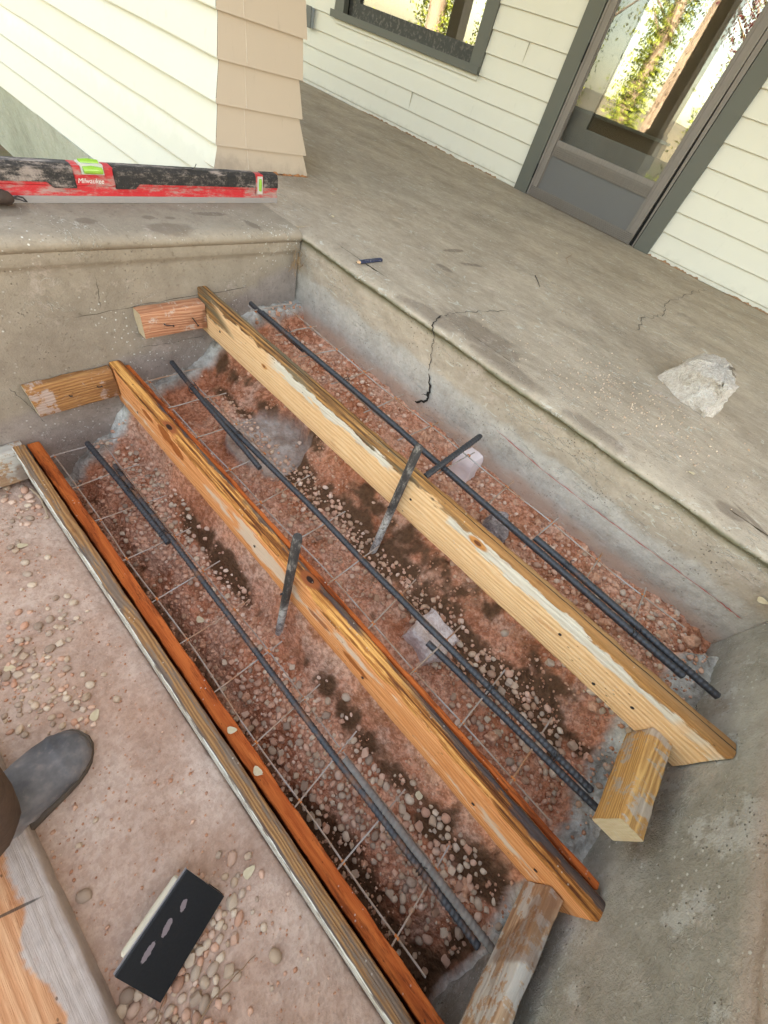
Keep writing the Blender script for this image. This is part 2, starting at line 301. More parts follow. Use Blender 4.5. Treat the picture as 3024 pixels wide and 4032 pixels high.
# cleats are built along Y: rotate grain by building them along local X instead
M_k1 = wood('cleat_pinkish', (.66, .37, .22), (.48, .22, .12), (.28, .10, .05), 900, (.3, 1), over_cleat((.50, .36, .28), (.66, .52, .42), .56), ridge=.25, seed=4)
M_k2 = wood('cleat_brown', (.50, .27, .10), (.34, .165, .065), (.17, .08, .035), 800, (.3, 1), over_cleat((.42, .30, .25), (.56, .46, .40), .52), ridge=.25, seed=5)
M_k3 = wood('cleat_golden', (.74, .46, .17), (.52, .29, .10), (.28, .135, .05), 900, (.3, 1), over_cleat((.30, .24, .18), (.56, .50, .42), .50), ridge=.28, seed=6)
M_k4 = wood('cleat_grey', (.55, .40, .26), (.40, .25, .15), (.25, .14, .08), 700, (.3, 1), over_cleat((.42, .40, .36), (.60, .58, .53), .47), ridge=.25, seed=7)
def over_plank(n, col, o, p, sp):
    e = n.m('ADD', o[1], n.m('MULTIPLY', n.m('SUBTRACT', n.noise(n.co(), 9, 5, .6), .5), .10))
    col = n.mix(n.sm(e, -.046, -.036), col, n.mix(n.noise(n.co(), 60, 5, .7), (.36, .29, .255), (.64, .55, .49)))
    ln = n.ell(.880, -.045, .032, .0022, 1.2, .5, .15); col = n.mix(n.m('MULTIPLY', ln, .8), col, (.05, .045, .04))
    return n.mix(n.ell(1.045, -.05, .008, .006, 0, .5, .4), col, (.08, .03, .015))
M_plank = wood('plank_dusty', (.74, .44, .25), (.60, .30, .15), (.46, .20, .09), 420, (1, .3), over_plank, ridge=.3, seed=8)
# dirt -----------------------------------------------------------------
def dirt_mat():
    n = NM('pit_dirt', .95, .04); p = n.co(); m = n.n('SeparateColor'); n.put(m.inputs[0], n.attr('mask').outputs['Color'])
    damp_shade, con, frt = m.outputs[0], m.outputs[1], m.outputs[2]
    big = n.noise(p, 7, 5, .6); fi = n.noise(p, 85, 5, .7); cl = n.vor(p, 65); cl2 = n.vor(p, 160)
    red = n.ramp(big, [(.36, (.50, .20, .105)), (.5, (.67, .31, .185)), (.64, (.77, .45, .31))])
    fr = n.ramp(big, [(.34, (.46, .305, .225)), (.5, (.54, .385, .30)), (.66, (.61, .46, .37))])
    c = n.mix(frt, red, fr); nf = n.m('SUBTRACT', 1, n.m('MULTIPLY', frt, .85)); c = n.mix(n.m('MULTIPLY', n.sm(n.noise(p, 17, 4, .6), .52, .64, 0, .5), nf), c, (.40, .19, .10)); c = n.mix(n.m('MULTIPLY', n.sm(n.noise(p, 8, 5, .65), .50, .62, 0, .6), nf), c, (.74, .49, .365)); c = n.mix(n.m('MULTIPLY', n.sm(fi, .62, .38), n.m('SUBTRACT', 1, n.m('MULTIPLY', frt, .6))), c, n.mix(.85, c, (.50, .40, .34), 'MULTIPLY'))
    c = n.mix(n.m('MULTIPLY', n.sm(cl2, .3, .12), n.m('SUBTRACT', .35, n.m('MULTIPLY', frt, .25))), c, (.62, .45, .35))
    c = n.mix(damp_shade, c, n.mix(fi, (.035, .017, .010), (.22, .115, .062)))  # dark brown of damp soil, also used as painted shade beside the boards
    cc = n.ramp(n.noise(p, 16, 6, .7), [(.35, (.26, .23, .195)), (.5, (.46, .425, .375)), (.65, (.68, .65, .60))])
    c = n.mix(con, c, cc); h = n.m('ADD', n.m('MULTIPLY', fi, 1.0), n.m('MULTIPLY', n.m('SUBTRACT', 1, cl), .45)); h = n.m('ADD', h, n.m('MULTIPLY', n.m('SUBTRACT', 1, cl2), .3)); h = n.m('MULTIPLY', h, n.m('SUBTRACT', 1, n.m('MULTIPLY', frt, .55)))
    return n.fin(c, n.m('SUBTRACT', .95, n.m('MULTIPLY', damp_shade, .25)), h, .0075)
M_dirt = dirt_mat()
def pebble_mat(name, c, var=.3):
    n = NM(name, .8, .12); g = n.n('NewGeometry'); oi = n.n('ObjectInfo'); r = n.m('FRACT', n.m('ADD', g.outputs['Random Per Island'], oi.outputs['Random']))
    a = n.noise(n.co(), 90, 5, .7)
    col = n.ramp(r, [(0, c[0]), (.35, c[1]), (.65, c[2]), (1, c[3])]); col = n.mix(n.m('MULTIPLY', n.sm(a, .35, .65), .5), col, (.75, .66, .58), 'MULTIPLY')
    col = n.mix(n.sm(n.noise(n.co(), 40, 3), .58, .7, 0, .45), col, (.42, .27, .20))
    return n.fin(col, .75, a, .0008)
M_pr = pebble_mat('pebble_pink', [(.60, .33, .22), (.74, .48, .35), (.50, .28, .19), (.80, .60, .47)])
M_pt = pebble_mat('pebble_tan', [(.50, .36, .25), (.72, .58, .44), (.38, .28, .21), (.62, .48, .37)])
M_pm = pebble_mat('pebble_moist', [(.42, .25, .155), (.58, .38, .26), (.36, .22, .15), (.66, .48, .34)])
M_pd = pebble_mat('grit', [(.50, .24, .14), (.64, .37, .24), (.40, .19, .11), (.74, .50, .36)])
n = NM('soil_clod', .95, .1); g_ = n.n('NewGeometry'); M_clod = n.fin(n.mix(n.sm(n.noise(n.co(), 85, 5, .7), .3, .7), n.mix(g_.outputs['Random Per Island'], (.56, .27, .155), (.36, .16, .085)), (.70, .42, .28)), .95, n.noise(n.co(), 120, 4, .7), .003)
def rock_mat(name, a, b, c, sc=30, dirt=None):
    n = NM(name, .95, .15); v = n.noise(n.co(), sc, 6, .8); w2 = n.vor(n.co(), sc*2.5)
    col = n.ramp(v, [(.35, a), (.5, b), (.65, c)])
    if dirt: col = n.mix(n.ell(*dirt[0]), col, dirt[1])
    g3 = n.noise(n.co(), sc*5, 4, .8); col = n.mix(n.sm(g3, .38, .54, .6, 0), col, tuple(x*.95 for x in a)); return n.fin(col, .95, n.m('ADD', n.m('ADD', v, n.m('MULTIPLY', w2, .6)), n.m('MULTIPLY', g3, .6)), .009)
M_rock = rock_mat('white_mortar_rock', (.56, .47, .40), (.80, .71, .63), (.90, .85, .79), 90, ((.035, .045, .02, .03), (.22, .17, .12)))
M_pink = rock_mat('pink_block', (.64, .49, .43), (.82, .69, .63), (.88, .78, .73), 40)
M_rub = rock_mat('grey_rubble', (.18, .15, .14), (.36, .30, .29), (.60, .53, .51), 40)
# ---------------------------------------------------------------- ground and dirt pit (height field)
X0, X1, Y0, Y1, st = -.30, 1.80, -1.60, .06, .0036
nx, ny = int((X1-X0)/st)+1, int((Y1-Y0)/st)+1
gx = np.linspace(X0, X1, nx); gy = np.linspace(Y0, Y1, ny); GX, GY = np.meshgrid(gx, gy)
ky = [-1.6, -.852, -.838, -.80, -.755, -.715, -.67, -.62, -.585, -.545, -.46, -.37, -.33, -.28, -.22, -.15, -.05, .06]
kz = [-.572, -.570, -.66, -.665, -.650, -.600, -.572, -.556, -.50, -.435, -.410, -.395, -.375, -.335, -.295, -.265, -.248, -.24]
def base_h(X, Y):
    yy = Y+(vnoise(X, Y, 7, 3, 5)-.5)*.05*sst(Y, -.84, -.78)
    h = np.interp(yy, ky, kz)
    h = h+np.where((Y > -.8), 1, 0)*((vnoise(X, Y, 5, 3, 9)-.5)*.050)*sst(Y, -.8, -.74)
    # mortar footing that rises to the right-hand cheek and bulges from the left one
    edge = 1.40+.05*(vnoise(X*0, Y, 9, 3, 3)-.5)+np.interp(Y, [-.8, -.6, -.5, -.3, -.1, 0], [.06, .04, .015, .0, .02, .09])
    con = sst(X, edge, edge+.02)*sst(Y, -.90, -.86)
    h = h+con*(.035+.10*(X-edge))
    conl = sst(.045+.03*(vnoise(X*0+3, Y, 8, 3, 4)-.5)-X, 0, .02)*sst(Y, -.83, -.78); h = h+conl*.05
    return h, np.maximum(con, conl)
H, CON = base_h(GX, GY)
pit = sst(GY, -.845, -.80)
H += pit*((vnoise(GX, GY, 40, 4, 21, .6)-.5)*.022)+(vnoise(GX, GY, 110, 3, 22, .7)-.5)*.009*pit
fr = 1-sst(GY, -.86, -.83)
H += fr*((vnoise(GX, GY, 6, 4, 31)-.5)*.010+(vnoise(GX, GY, 60, 4, 32)-.5)*.0045)
# smooth troweled wet concrete patch seen below the top board
WS = np.clip(1-(((GX-.36)/.135)**2+((GY+.35)/.10)**2)+(vnoise(GX, GY, 14, 4, 6)-.5)*1.3, 0, 1); WS = sst(WS, .05, .2)*sst(GY, -.47, -.44)
H = H*(1-WS)+WS*(-.385+(vnoise(GX, GY, 30, 3, 7)-.5)*.003)
# boot-sole ripples
for cx, cy, a, rx, ry in [(.93, -.99, .5, .05, .03), (1.09, -.90, .35, .035, .022), (.56, -.925, .9, .05, .03), (1.22, -.93, .35, .06, .03), (.80, -.93, 1.3, .04, .03), (.70, -.71, .3, .03, .02), (1.02, -1.02, -.2, .03, .03), (.40, -.98, .4, .04, .03)]:
    m_ = np.exp(-(((GX-cx)/rx)**2+((GY-cy)/ry)**2)**2)
    H += m_*.0016*np.sin((GX*math.cos(a)+GY*math.sin(a)+(vnoise(GX, GY, 18, 2, 12)-.5)*.012)*2*math.pi/.0075)
damp_shade_n = vnoise(GX, GY, 13, 5, 41, .6)
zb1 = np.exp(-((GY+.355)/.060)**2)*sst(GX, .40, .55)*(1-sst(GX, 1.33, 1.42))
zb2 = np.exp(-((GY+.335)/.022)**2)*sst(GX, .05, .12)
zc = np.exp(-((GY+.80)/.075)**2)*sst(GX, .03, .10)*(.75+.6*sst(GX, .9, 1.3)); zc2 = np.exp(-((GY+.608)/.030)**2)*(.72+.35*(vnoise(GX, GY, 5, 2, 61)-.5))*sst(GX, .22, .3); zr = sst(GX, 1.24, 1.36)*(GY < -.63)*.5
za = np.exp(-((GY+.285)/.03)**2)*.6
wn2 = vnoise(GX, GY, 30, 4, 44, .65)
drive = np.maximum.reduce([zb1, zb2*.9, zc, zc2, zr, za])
DAMP_SHADE = sst(drive*.62+(damp_shade_n-.5)*.9+(wn2-.5)*.34, .25, .47)*pit  # damp soil, plus shade painted in along the boards and in the trench
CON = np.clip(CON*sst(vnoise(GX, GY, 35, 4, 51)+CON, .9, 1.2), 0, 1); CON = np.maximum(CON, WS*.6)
DAMP_SHADE_C = np.maximum(DAMP_SHADE*(1-CON), WS*.35)
me = bpy.data.meshes.new('dirt'); nv = nx*ny
co = np.stack([GX, GY, H], -1).reshape(-1, 3).astype(np.float32)
idx = np.arange(nv).reshape(ny, nx); q = np.stack([idx[:-1, :-1], idx[:-1, 1:], idx[1:, 1:], idx[1:, :-1]], -1).reshape(-1, 4)
me.vertices.add(nv); me.vertices.foreach_set('co', co.ravel()); me.loops.add(q.size); me.loops.foreach_set('vertex_index', q.ravel().astype(np.int32))
me.polygons.add(len(q)); me.polygons.foreach_set('loop_start', np.arange(0, q.size, 4, dtype=np.int32)); me.polygons.foreach_set('use_smooth', np.ones(len(q), bool))
me.update(); me.validate(); at = me.color_attributes.new('mask', 'FLOAT_COLOR', 'POINT')
at.data.foreach_set('color', np.stack([DAMP_SHADE_C, CON, 1-pit, np.ones_like(H)], -1).reshape(-1).astype(np.float32)); me.materials.append(M_dirt)
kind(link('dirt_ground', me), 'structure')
def hz(x, y):
    i = int(round((y-Y0)/(Y1-Y0)*(ny-1))); j = int(round((x-X0)/(X1-X0)*(nx-1)))
    return float(H[min(max(i, 0), ny-1), min(max(j, 0), nx-1)])
n = NM('yard_soil', .95, .1); M_yard = n.fin(n.ramp(n.noise(n.co(), .6, 7, .7), [(.4, (.16, .11, .07)), (.55, (.12, .13, .05)), (.7, (.24, .19, .13))]), .95, n.noise(n.co(), 30, 4), .01)
g = MB(); B = 150
for a, b, c, d in [(-B, B, -B, Y0), (-B, X0, Y0, Y1), (X1, B, Y0, Y1), (-B, B, Y1, B)]: g.add([(a, c, -.572), (b, c, -.572), (b, d, -.572), (a, d, -.572)], [(0, 1, 2, 3)])
kind(g.build('yard_ground', M_yard), 'structure')
# ---------------------------------------------------------------- concrete porch and cheek walls
def sweep(name, prof, axis, t0, t1, nseg, m, jit=.0012, closed=False, parent=None, seed=0, ang=60):
    """profile points (a,z) swept along X (a=y) or Y (a=x) with trowel unevenness"""
    rings = []
    for i in range(nseg+1):
        t = t0+(t1-t0)*i/nseg; r = []
        for a, z in prof:
            d = fn(t*6, a*6+seed, z*6, 1, 3)*jit+fn(t*45, a*45, z*45+seed, 1, 2)*jit*.45
            r.append((t, a+d, z+d*.6) if axis == 'X' else (a+d, t, z+d*.6))
        rings.append(r)
    mb = MB(); mb.loft(rings, cap=closed, closed=closed); return mb.build(name, m, parent, True, ang=ang)
po = thing('concrete_porch', 'grey concrete porch floor with rounded nosing above the dug-out steps', 'porch')
nose = [(.062, 0), (.048, -.0008), (.034, -.0025), (.021, -.0055), (.010, -.0095), (.003, -.014), (.001, -.019), (.004, -.023), (.010, -.027), (.014, -.032)]
wallp = [(.012, -.04-.012*i) for i in range(40)]
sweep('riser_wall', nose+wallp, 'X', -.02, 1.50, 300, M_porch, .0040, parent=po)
g = MB(); N_, K_ = 160, 90
vs_ = []; xs = np.linspace(-3.4, 3.6, N_); ys = np.linspace(.0615, 2.30, K_)
for y in ys:
    for x in xs: vs_.append((x, y, fn(x*3, y*3, 0, 1, 3)*.0015*min(1, max(0, y-.07)*20)))
g.add(vs_, [(j*N_+i, j*N_+i+1, (j+1)*N_+i+1, (j+1)*N_+i) for j in range(K_-1) for i in range(N_-1)]); g.build('porch_floor', M_porch, po, True)
g = MB(); g.box(-.45, -.02, .004, .0615, -.6, 0); g.build('porch_edge', M_porch, po); g = MB(); g.box(1.50, 3.6, .004, .0615, -.6, 0); g.build('porch_edge', M_porch, po)
# cracks: thin dark jagged slivers lying on the slab and on the riser
M_crack = simple('crack_shadow', (.022, .017, .013), .95)
M_fcr = simple('faint_crack', (.15, .125, .10), .95)
def crack(pts, wid, nrm, name='crack', parent=None, m=None, lift=.0015, k=7, rag=.006):
    P = []
    for a, b in zip(pts[:-1], pts[1:]):
        a, b = Vector(a), Vector(b)
        for j in range(k): P.append(a.lerp(b, j/k)+Vector((random.uniform(-1, 1), random.uniform(-1, 1), random.uniform(-1, 1)))*rag*(0 if j == 0 else 1))
    P.append(Vector(pts[-1])); nv_ = Vector(nrm); g = MB(); L = []
    for i, p in enumerate(P):
        p = p-nv_*(p-Vector(pts[0])).dot(nv_) if abs((Vector(pts[-1])-Vector(pts[0])).dot(nv_)) < .01 else p
        d = (P[min(i+1, len(P)-1)]-P[max(i-1, 0)]).normalized(); s_ = nv_.cross(d).normalized(); w_ = wid*random.uniform(.25, 1.2)*(.3 if i in (0, len(P)-1) else 1)
        L += [p+nv_*lift+s_*w_, p+nv_*lift-s_*w_]
    g.add(L, [(2*i, 2*i+1, 2*i+3, 2*i+2) for i in range(len(P)-1)]); return g.build(name, m or M_crack, parent)
crack([(.575, .32, 0), (.545, .22, 0), (.522, .12, 0), (.519, .06, 0)], .0011, (0, 0, 1), parent=po)
crack([(.519, .06, .0), (.524, .030, -.003), (.531, .010, -.009), (.540, .001, -.018), (.548, .008, -.034)], .0038, (0, -.7, .7), parent=po, lift=.003, rag=.002, k=3)
crack([(.548, .012, -.036), (.553, .012, -.06), (.563, .012, -.10), (.566, .012, -.118)], .0012, (0, -1, 0), parent=po, lift=.004, rag=.003)
crack([(.570, .012, -.125), (.590, .012, -.160), (.596, .012, -.185), (.588, .012, -.205), (.560, .012, -.222)], .0042, (0, -1, 0), parent=po, lift=.004, rag=.004, k=4)
crack([(.590, .012, -.172), (.581, .012, -.185), (.572, .012, -.19)], .0014, (0, -1, 0), parent=po, lift=.004, rag=.004, k=4)
crack([(.834, 2.06, 0), (.80, 1.72, 0), (.796, 1.38, 0), (.837, 1.146, 0), (.809, .985, 0), (.835, .78, 0)], .0020, (0, 0, 1), parent=po, rag=.012, k=9, m=M_fcr)
# red chalk line snapped on the riser
M_chalk = simple('red_chalk', (.42, .07, .06), .9, var=.4, sc=300)
cl_ = crack([(.814, .012, -.136), (.956, .012, -.147), (1.104, .012, -.148), (1.211, .012, -.146), (1.39, .012, -.142), (1.455, .012, -.143)], .0009, (0, -1, 0), 'chalk_line', po, M_chalk, .005, 12, .0008)
lc = thing('cheek_wall', 'brownish concrete side wall left of the steps carrying the red spirit level', 'wall')
profL = [(-.27, -.6), (-.27, -.3), (-.27, -.01), (-.262, 0)]+[(-.25+.02*i, 0) for i in range(12)]+[(-.008, -.0006), (.004, -.003), (.012, -.008), (.016, -.014), (.015, -.021), (.010, -.027), (.006, -.030), (.007, -.036), (.007, -.050), (.005, -.056), (.001, -.060)]+[(0, -.07-.014*i) for i in range(42)]
sweep('wall_body', profL, 'Y', -1.75, .004, 330, M_left, .0016, parent=lc, seed=3)
rc = thing('cheek_wall', 'speckled grey concrete side wall right of the steps', 'wall')
profR = [(1.478-a, z) for a, z in profL]
sweep('wall_body', profR, 'Y', -1.75, .004, 330, M_right, .0024, parent=rc, seed=8)
for yy, zz in [(-.20, -.25), (-.24, -.23), (-.36, -.27)]:
    crack([(1.476, yy, zz), (1.476, yy+.03, zz+.012), (1.476, yy+.055, zz+.01)], .0008, (-1, 0, 0), parent=rc, lift=.004, rag=.004)
crack([(1.470, -.22, -.255), (1.470, -.215, -.22)], .0008, (-1, 0, 0), parent=rc, lift=.004, rag=.003)
# horizontal trowel seam and old form joints on the left wall
for p_ in [[(0, -.62, -.165), (0, -.40, -.150), (0, -.17, -.142)], [(0, -.50, -.262), (0, -.42, -.266), (0, -.30, -.262)], [(0, -.79, -.30), (0, -.77, -.36), (0, -.76, -.41)], [(0, -.55, -.075), (0, -.56, -.15)]]:
    crack(p_, .0005, (1, 0, 0), parent=lc, lift=.003, rag=.002, k=9)
# ---------------------------------------------------------------- house wall, window, door
hs = thing('house', 'cream clapboard house wall behind the porch with a dark window and storm door', 'house', (0, 2.25, 0))
def lap(mb, x0, x1, zb, zt, yb=-.014, yt=-.003, back=.02):
    nseg = max(1, int((x1-x0)/.12)); r = []
    for i in range(nseg+1):
        x = x0+(x1-x0)*i/nseg; d = fn(x*2.2, zb*9, 0, 1, 3)*.0022; e = fn(x*2.2, zt*9, 5, 1, 3)*.0012
        r.append([(x, back, zb+d), (x, yb, zb+d), (x, yb-.0008, zb+d+.002), (x, yt, zt+e), (x, back, zt+e)])
    mb.loft(r)
g = MB(); ex = .0955
for k in range(-1, 21):
    zb = .022+ex*k; zt = zb+ex+.004
    if k < 0: zb = .001
    g_l = [(-6, -.562), (.430, 4)]
    if zt > .44 and zb < 1.3: g_l = [(-6, -2.53), (-1.105, -.562), (.430, 4)]
    if zb > 1.72: g_l = [(-6, 4)]
    for a, b in g_l: lap(g, a, b, zb, zt)
g.build('siding', M_cream2, hs, True, ang=25)
g = MB(); g.box(-6, -2.45, .021, .10, -.6, 2.2); g.box(-1.15, -.52, .021, .10, -.6, 2.2); g.box(.38, 4, .021, .10, -.6, 2.2); g.box(-2.45, -1.15, .021, .10, -.6, .42); g.box(-2.45, -1.15, .021, .10, 1.25, 2.2); g.box(-.52, .38, .021, .10, 1.70, 2.2)
g.box(-6, -5.9, .10, 5, -.6, 2.2); g.box(3.9, 4, .10, 5, -.6, 2.2); g.box(-6, 4, 4.9, 5, -.6, 2.2); g.box(-5.9, 3.9, .10, 4.9, -.05, -.01)
g.build('wall_core', M_interior, hs)
n = NM('roof_shingle', .9, .2); M_roof = n.fin(n.mix(n.noise(n.co(), 20, 5), (.06, .055, .05), (.12, .11, .10)), .9)
g = MB(); g.add([(-6.4, -.3, 2.25), (4.4, -.3, 2.25), (4.4, 2.5, 3.9), (-6.4, 2.5, 3.9), (-6.4, 5.4, 2.25), (4.4, 5.4, 2.25), (-6.4, -.3, 2.20), (4.4, -.3, 2.20), (-6.4, 5.4, 2.20), (4.4, 5.4, 2.20)],
    [(0, 1, 2, 3), (3, 2, 5, 4), (6, 8, 9, 7), (0, 6, 7, 1), (4, 5, 9, 8), (0, 3, 4, 8, 6), (1, 7, 9, 5, 2)]); g.build('roof', M_roof, hs)
for jx, k in [(-1.62, 1), (-.83, 5), (.92, 3)]:
    g = MB(); zb = .022+ex*k; g.box(jx, jx+.0007, -.0146, -.003, zb+.002, zb+ex*.98); g.build('butt_joint', simple('joint_shadow', (.42, .38, .30), .9), hs)
# bare, dirty lower edge of the siding
M_peel = simple('bare_wood_edge', (.27, .16, .09), .9, var=.5, sc=120)
def ragstrip(name, x0_, x1_, y_, h_, parent, m, n_=70, axis='X', w_=.004):
    r_ = []
    for i in range(n_+1):
        x = x0_+(x1_-x0_)*i/n_; hh = .0012+h_*max(0, fn(x*40, y_*9, 0, 1, 3)+.35)*(1 if 0 < i < n_ else 0); ww = w_*(.6+fn(x*60, 3, 0)*.6)
        q4 = [(y_-ww, .0005), (y_-ww*.5, hh), (y_+.003, hh), (y_+.003, .0005)]; r_.append([(x, a, b) if axis == 'X' else (a, x, b) for a, b in q4])
    g = MB(); g.loft(r_); return g.build(name, m, parent)
for a, b in [(-2.1, -1.1), (-1.02, -.72), (.43, .75), (.9, 1.5)]: ragstrip('peeled_edge', a, b, -.0165, .010, hs, M_peel)
# window
wn = link('window', None, hs); 
g = MB(); g.box(-1.195, -1.105, -.024, .02, .437, 1.30); g.box(-2.505, -2.415, -.024, .02, .437, 1.30); g.box(-2.505, -1.105, -.024, .02, 1.30, 1.38); g.build('casing', M_dark, wn)
g = MB(); g.box(-2.535, -1.105, -.045, .02, .400, .4365); g.build('sill', M_dark, wn)
g = MB(); g.box(-2.5, -1.11, -.020, -.004, .378, .3995); g.build('apron', M_cream2, wn)
g = MB(); g.box(-2.29, -1.195, .012, .045, .437, .508); g.box(-2.36, -2.29, .012, .045, .437, 1.30); g.box(-1.2, -1.195, .012, .045, .508, 1.30)
n = NM('dirty_sash', .6, .4); a = n.noise(n.mp((4, 1, 4)), 10, 6, .8); M_sash = n.fin(n.mix(n.sm(a, .5, .62), (.035, .034, .03), (.11, .10, .085)), .6, a, .003); g.build('sash', M_sash, wn)
g = MB(); g.box(-2.415, -2.36, .03, .05, .437, 1.30); g.build('frame', M_sash, wn)
g = MB(); g.box(-2.30, -1.19, .028, .032, .50, 1.30); g.build('pane', M_glass2, wn)
# wall box
eb = thing('outlet_box', 'small grey metal outlet box on the cream siding at the top edge', 'outlet box', (-2.80, 2.236, .305))
n = MB(); n.box(0, .052, -.03, 0, 0, .1); M_box = simple('box_grey', (.30, .32, .34), .4, .2, var=.1); n.build('box_body', M_box, eb)
n = MB(); n.box(-.004, .056, -.036, -.031, -.004, .104); n.build('cover', simple('box_cover', (.07, .075, .08), .4), eb)
# door
dr = link('storm_door', None, hs)
g = MB(); g.box(-.562, -.468, -.028, .02, 0, 1.72); g.box(.340, .430, -.028, .02, 0, 1.72); g.box(-.562, .430, -.028, .02, 1.60, 1.72)
g.box(-.468, -.461, -.016, .02, 0, 1.6); g.box(.334, .340, -.010, .02, 0, 1.6); g.build('casing', M_dark, dr)
def stile(x0, x1, z0, z1):
    g.box(x0, x1, -.026, 0, z0, z1); w_ = (x1-x0)
g = MB(); g.box(-.459, -.410, -.024, 0, .052, 1.60); g.box(.250, .304, -.024, 0, .052, 1.60)
g.box(-.459, -.448, -.028, -.0245, .004, 1.6); g.box(.294, .304, -.028, -.0245, .052, 1.6); g.box(.256, .262, -.028, -.0245, .052, 1.6); g.box(-.409, -.404, -.018, 0, .052, 1.6); g.box(.243, .249, -.018, 0, .052, 1.6)
g.box(-.459, .304, -.015, 0, .004, .052); g.box(-.404, .243, -.015, 0, .212, .258)
for i in range(6): g.box(-.459, .304, -.026, -.0151, .004+.0082*i, .0088+.0082*i)
for i in range(5): g.box(-.404, .243, -.026, -.0151, .214+.0088*i, .2192+.0088*i)
g.box(-.404, .243, -.020, 0, .258, .283); g.build('frame', M_alu, dr)
g = MB(); g.box(-.404, .243, -.014, -.006, .052, .212); g.build('kick_panel', M_panel, dr)
g = MB(); g.box(-.404, .243, -.012, -.009, .283, 1.6); g.build('storm_pane', M_glass, dr)
g = MB(); g.box(.306, .333, -.004, .018, .0, 1.6); g.build('door_gap', M_black, dr)
g = MB(); g.loft([[(.326, -.006, .0), (.326, -.022, .0), (.3335, -.022, .0), (.3335, -.006, .0)], [(.3075, -.006, .75), (.3075, -.022, .75), (.3335, -.022, .75), (.3335, -.006, .75)], [(.3065, -.006, 1.6), (.3065, -.022, 1.6), (.3335, -.022, 1.6), (.3335, -.006, 1.6)]]); g.build('door_stop', M_alu, dr)
for z in (.12, .62, 1.3):
    g = MB(); g.tube([(-.4635, -.030, z-.035), (-.4635, -.030, z+.035)], .0045, 8); g.build('hinge', M_black, dr, True)
g = MB(); g.tube([(.268, -.03, 1.02), (.268, -.055, 1.03), (.268, -.055, 1.13), (.268, -.03, 1.14)], .007, 8); g.build('handle', M_alu, dr, True)
ind = link('inner_door', None, hs)
g = MB(); g.box(-.50, -.305, .045, .075, 0, 1.66); g.box(.24, .37, .045, .075, 0, 1.66); g.box(-.305, .24, .045, .075, 0, .355); g.box(-.305, .24, .045, .075, 1.5, 1.66)
g.box(-.305, .24, .040, .045, .345, .365); g.box(-.305, -.297, .040, .045, .365, 1.5); g.build('door_leaf', M_inner, ind)
g = MB(); g.box(-.305, .24, .055, .060, .35, 1.5); g.build('pane', M_glass2, ind)
g = MB(); g.box(-.5, .37, .001, .044, -.0, .004); g.build('threshold', M_alu, ind)
# ---------------------------------------------------------------- siding pier with columns
pr_ = thing('siding_pier', 'low flared pier clad in cream and tan clapboards at the left end of the porch', 'pier')
zb_ = [-.225, -.13, -.035, .061, .156, .247, .336, .430, .431]
yf = [-.090, -.064, -.028, .018, .026, .038, .042, .044, .046]; yb_ = [.40, .395, .385, .376, .349, .341, .348, .345, .34]
def frus(mb, k, side, zlo=None):
    z0 = zb_[k] if zlo is None else zlo; z1 = zb_[k+1]+.004; a = yf[k] if zlo is None else .006; b = yf[k+1]+.010; c = yb_[k] if zlo is None else .388; d = yb_[k+1]-.010
    xa = -.449; xb = -.4575
    if side: # faces +X and +Y
        r = [[(xa-.03, a, z0), (xa, a+.001, z0), (xa, c, z0), (-3.3, c, z0)], [(xa-.0005-.03, a, z0+.003), (xa-.0005, a+.001, z0+.003), (xa-.0005, c, z0+.003), (-3.3, c, z0+.003)], [(xb-.03, b, z1), (xb, b+.001, z1), (xb, d, z1), (-3.3, d, z1)]]
        v = [p for q_ in r for p in q_]; mb.add(v, [(1, 2, 6, 5), (2, 3, 7, 6), (5, 6, 10, 9), (6, 7, 11, 10), (0, 1, 2, 3)])
    else:
        n_ = 26; r = []
        for i in range(n_+1):
            x = -3.3+(xa+3.3)*i/n_; xt = -3.3+(xb+3.3)*i/n_; dd = fn(x*2, k, 0, 1, 2)*.002
            tw = 1-i/n_; Yk = lambda q5: yf[q5] if q5 > 2 else yf[q5]*tw+(-.05, -.02, .004)[q5]*(1-tw)
            ak = Yk(k); bk_ = Yk(k+1)+.010
            r.append([(x, ak+.02, z0+dd), (x, ak, z0+dd), (x, ak-.0006, z0+.003+dd), (xt, bk_, z1)])
        mb.loft(r, False, False)
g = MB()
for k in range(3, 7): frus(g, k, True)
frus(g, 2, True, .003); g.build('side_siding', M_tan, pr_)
M_caulk = simple('caulk', (.60, .50, .40), .6)
for k in range(2, 7):
    z0 = max(.004, zb_[k]); z1 = zb_[k+1]; yy = .125+.004*(k % 3); g = MB(); g.loft([[(-.4505, yy, z0+.004), (-.4478, yy+.0012, z0+.004), (-.4505, yy+.0036, z0+.004)], [(-.4590, yy, z1), (-.4562, yy+.0012, z1), (-.4590, yy+.0036, z1)]]); g.build('caulk_line', M_caulk, pr_)
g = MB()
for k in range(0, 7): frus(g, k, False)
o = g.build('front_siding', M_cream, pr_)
g = MB(); g.box(-3.32, -.44, .035, .37, .4345, .455); g.build('cap', M_cream, pr_)
g = MB(); g.box(-3.3, -.48, .07, .32, .001, .434); g.build('core', M_interior, pr_)
g = MB(); g.box(-3.3, -.30, -.070, .30, -.62, -.22); g.build('foundation', M_found, pr_)
ragstrip('rotten_edge', .22, .388, -.449, .009, pr_, simple('rusty_rot', (.34, .15, .06), .95, var=.5, sc=200), 50, 'Y', -.010)
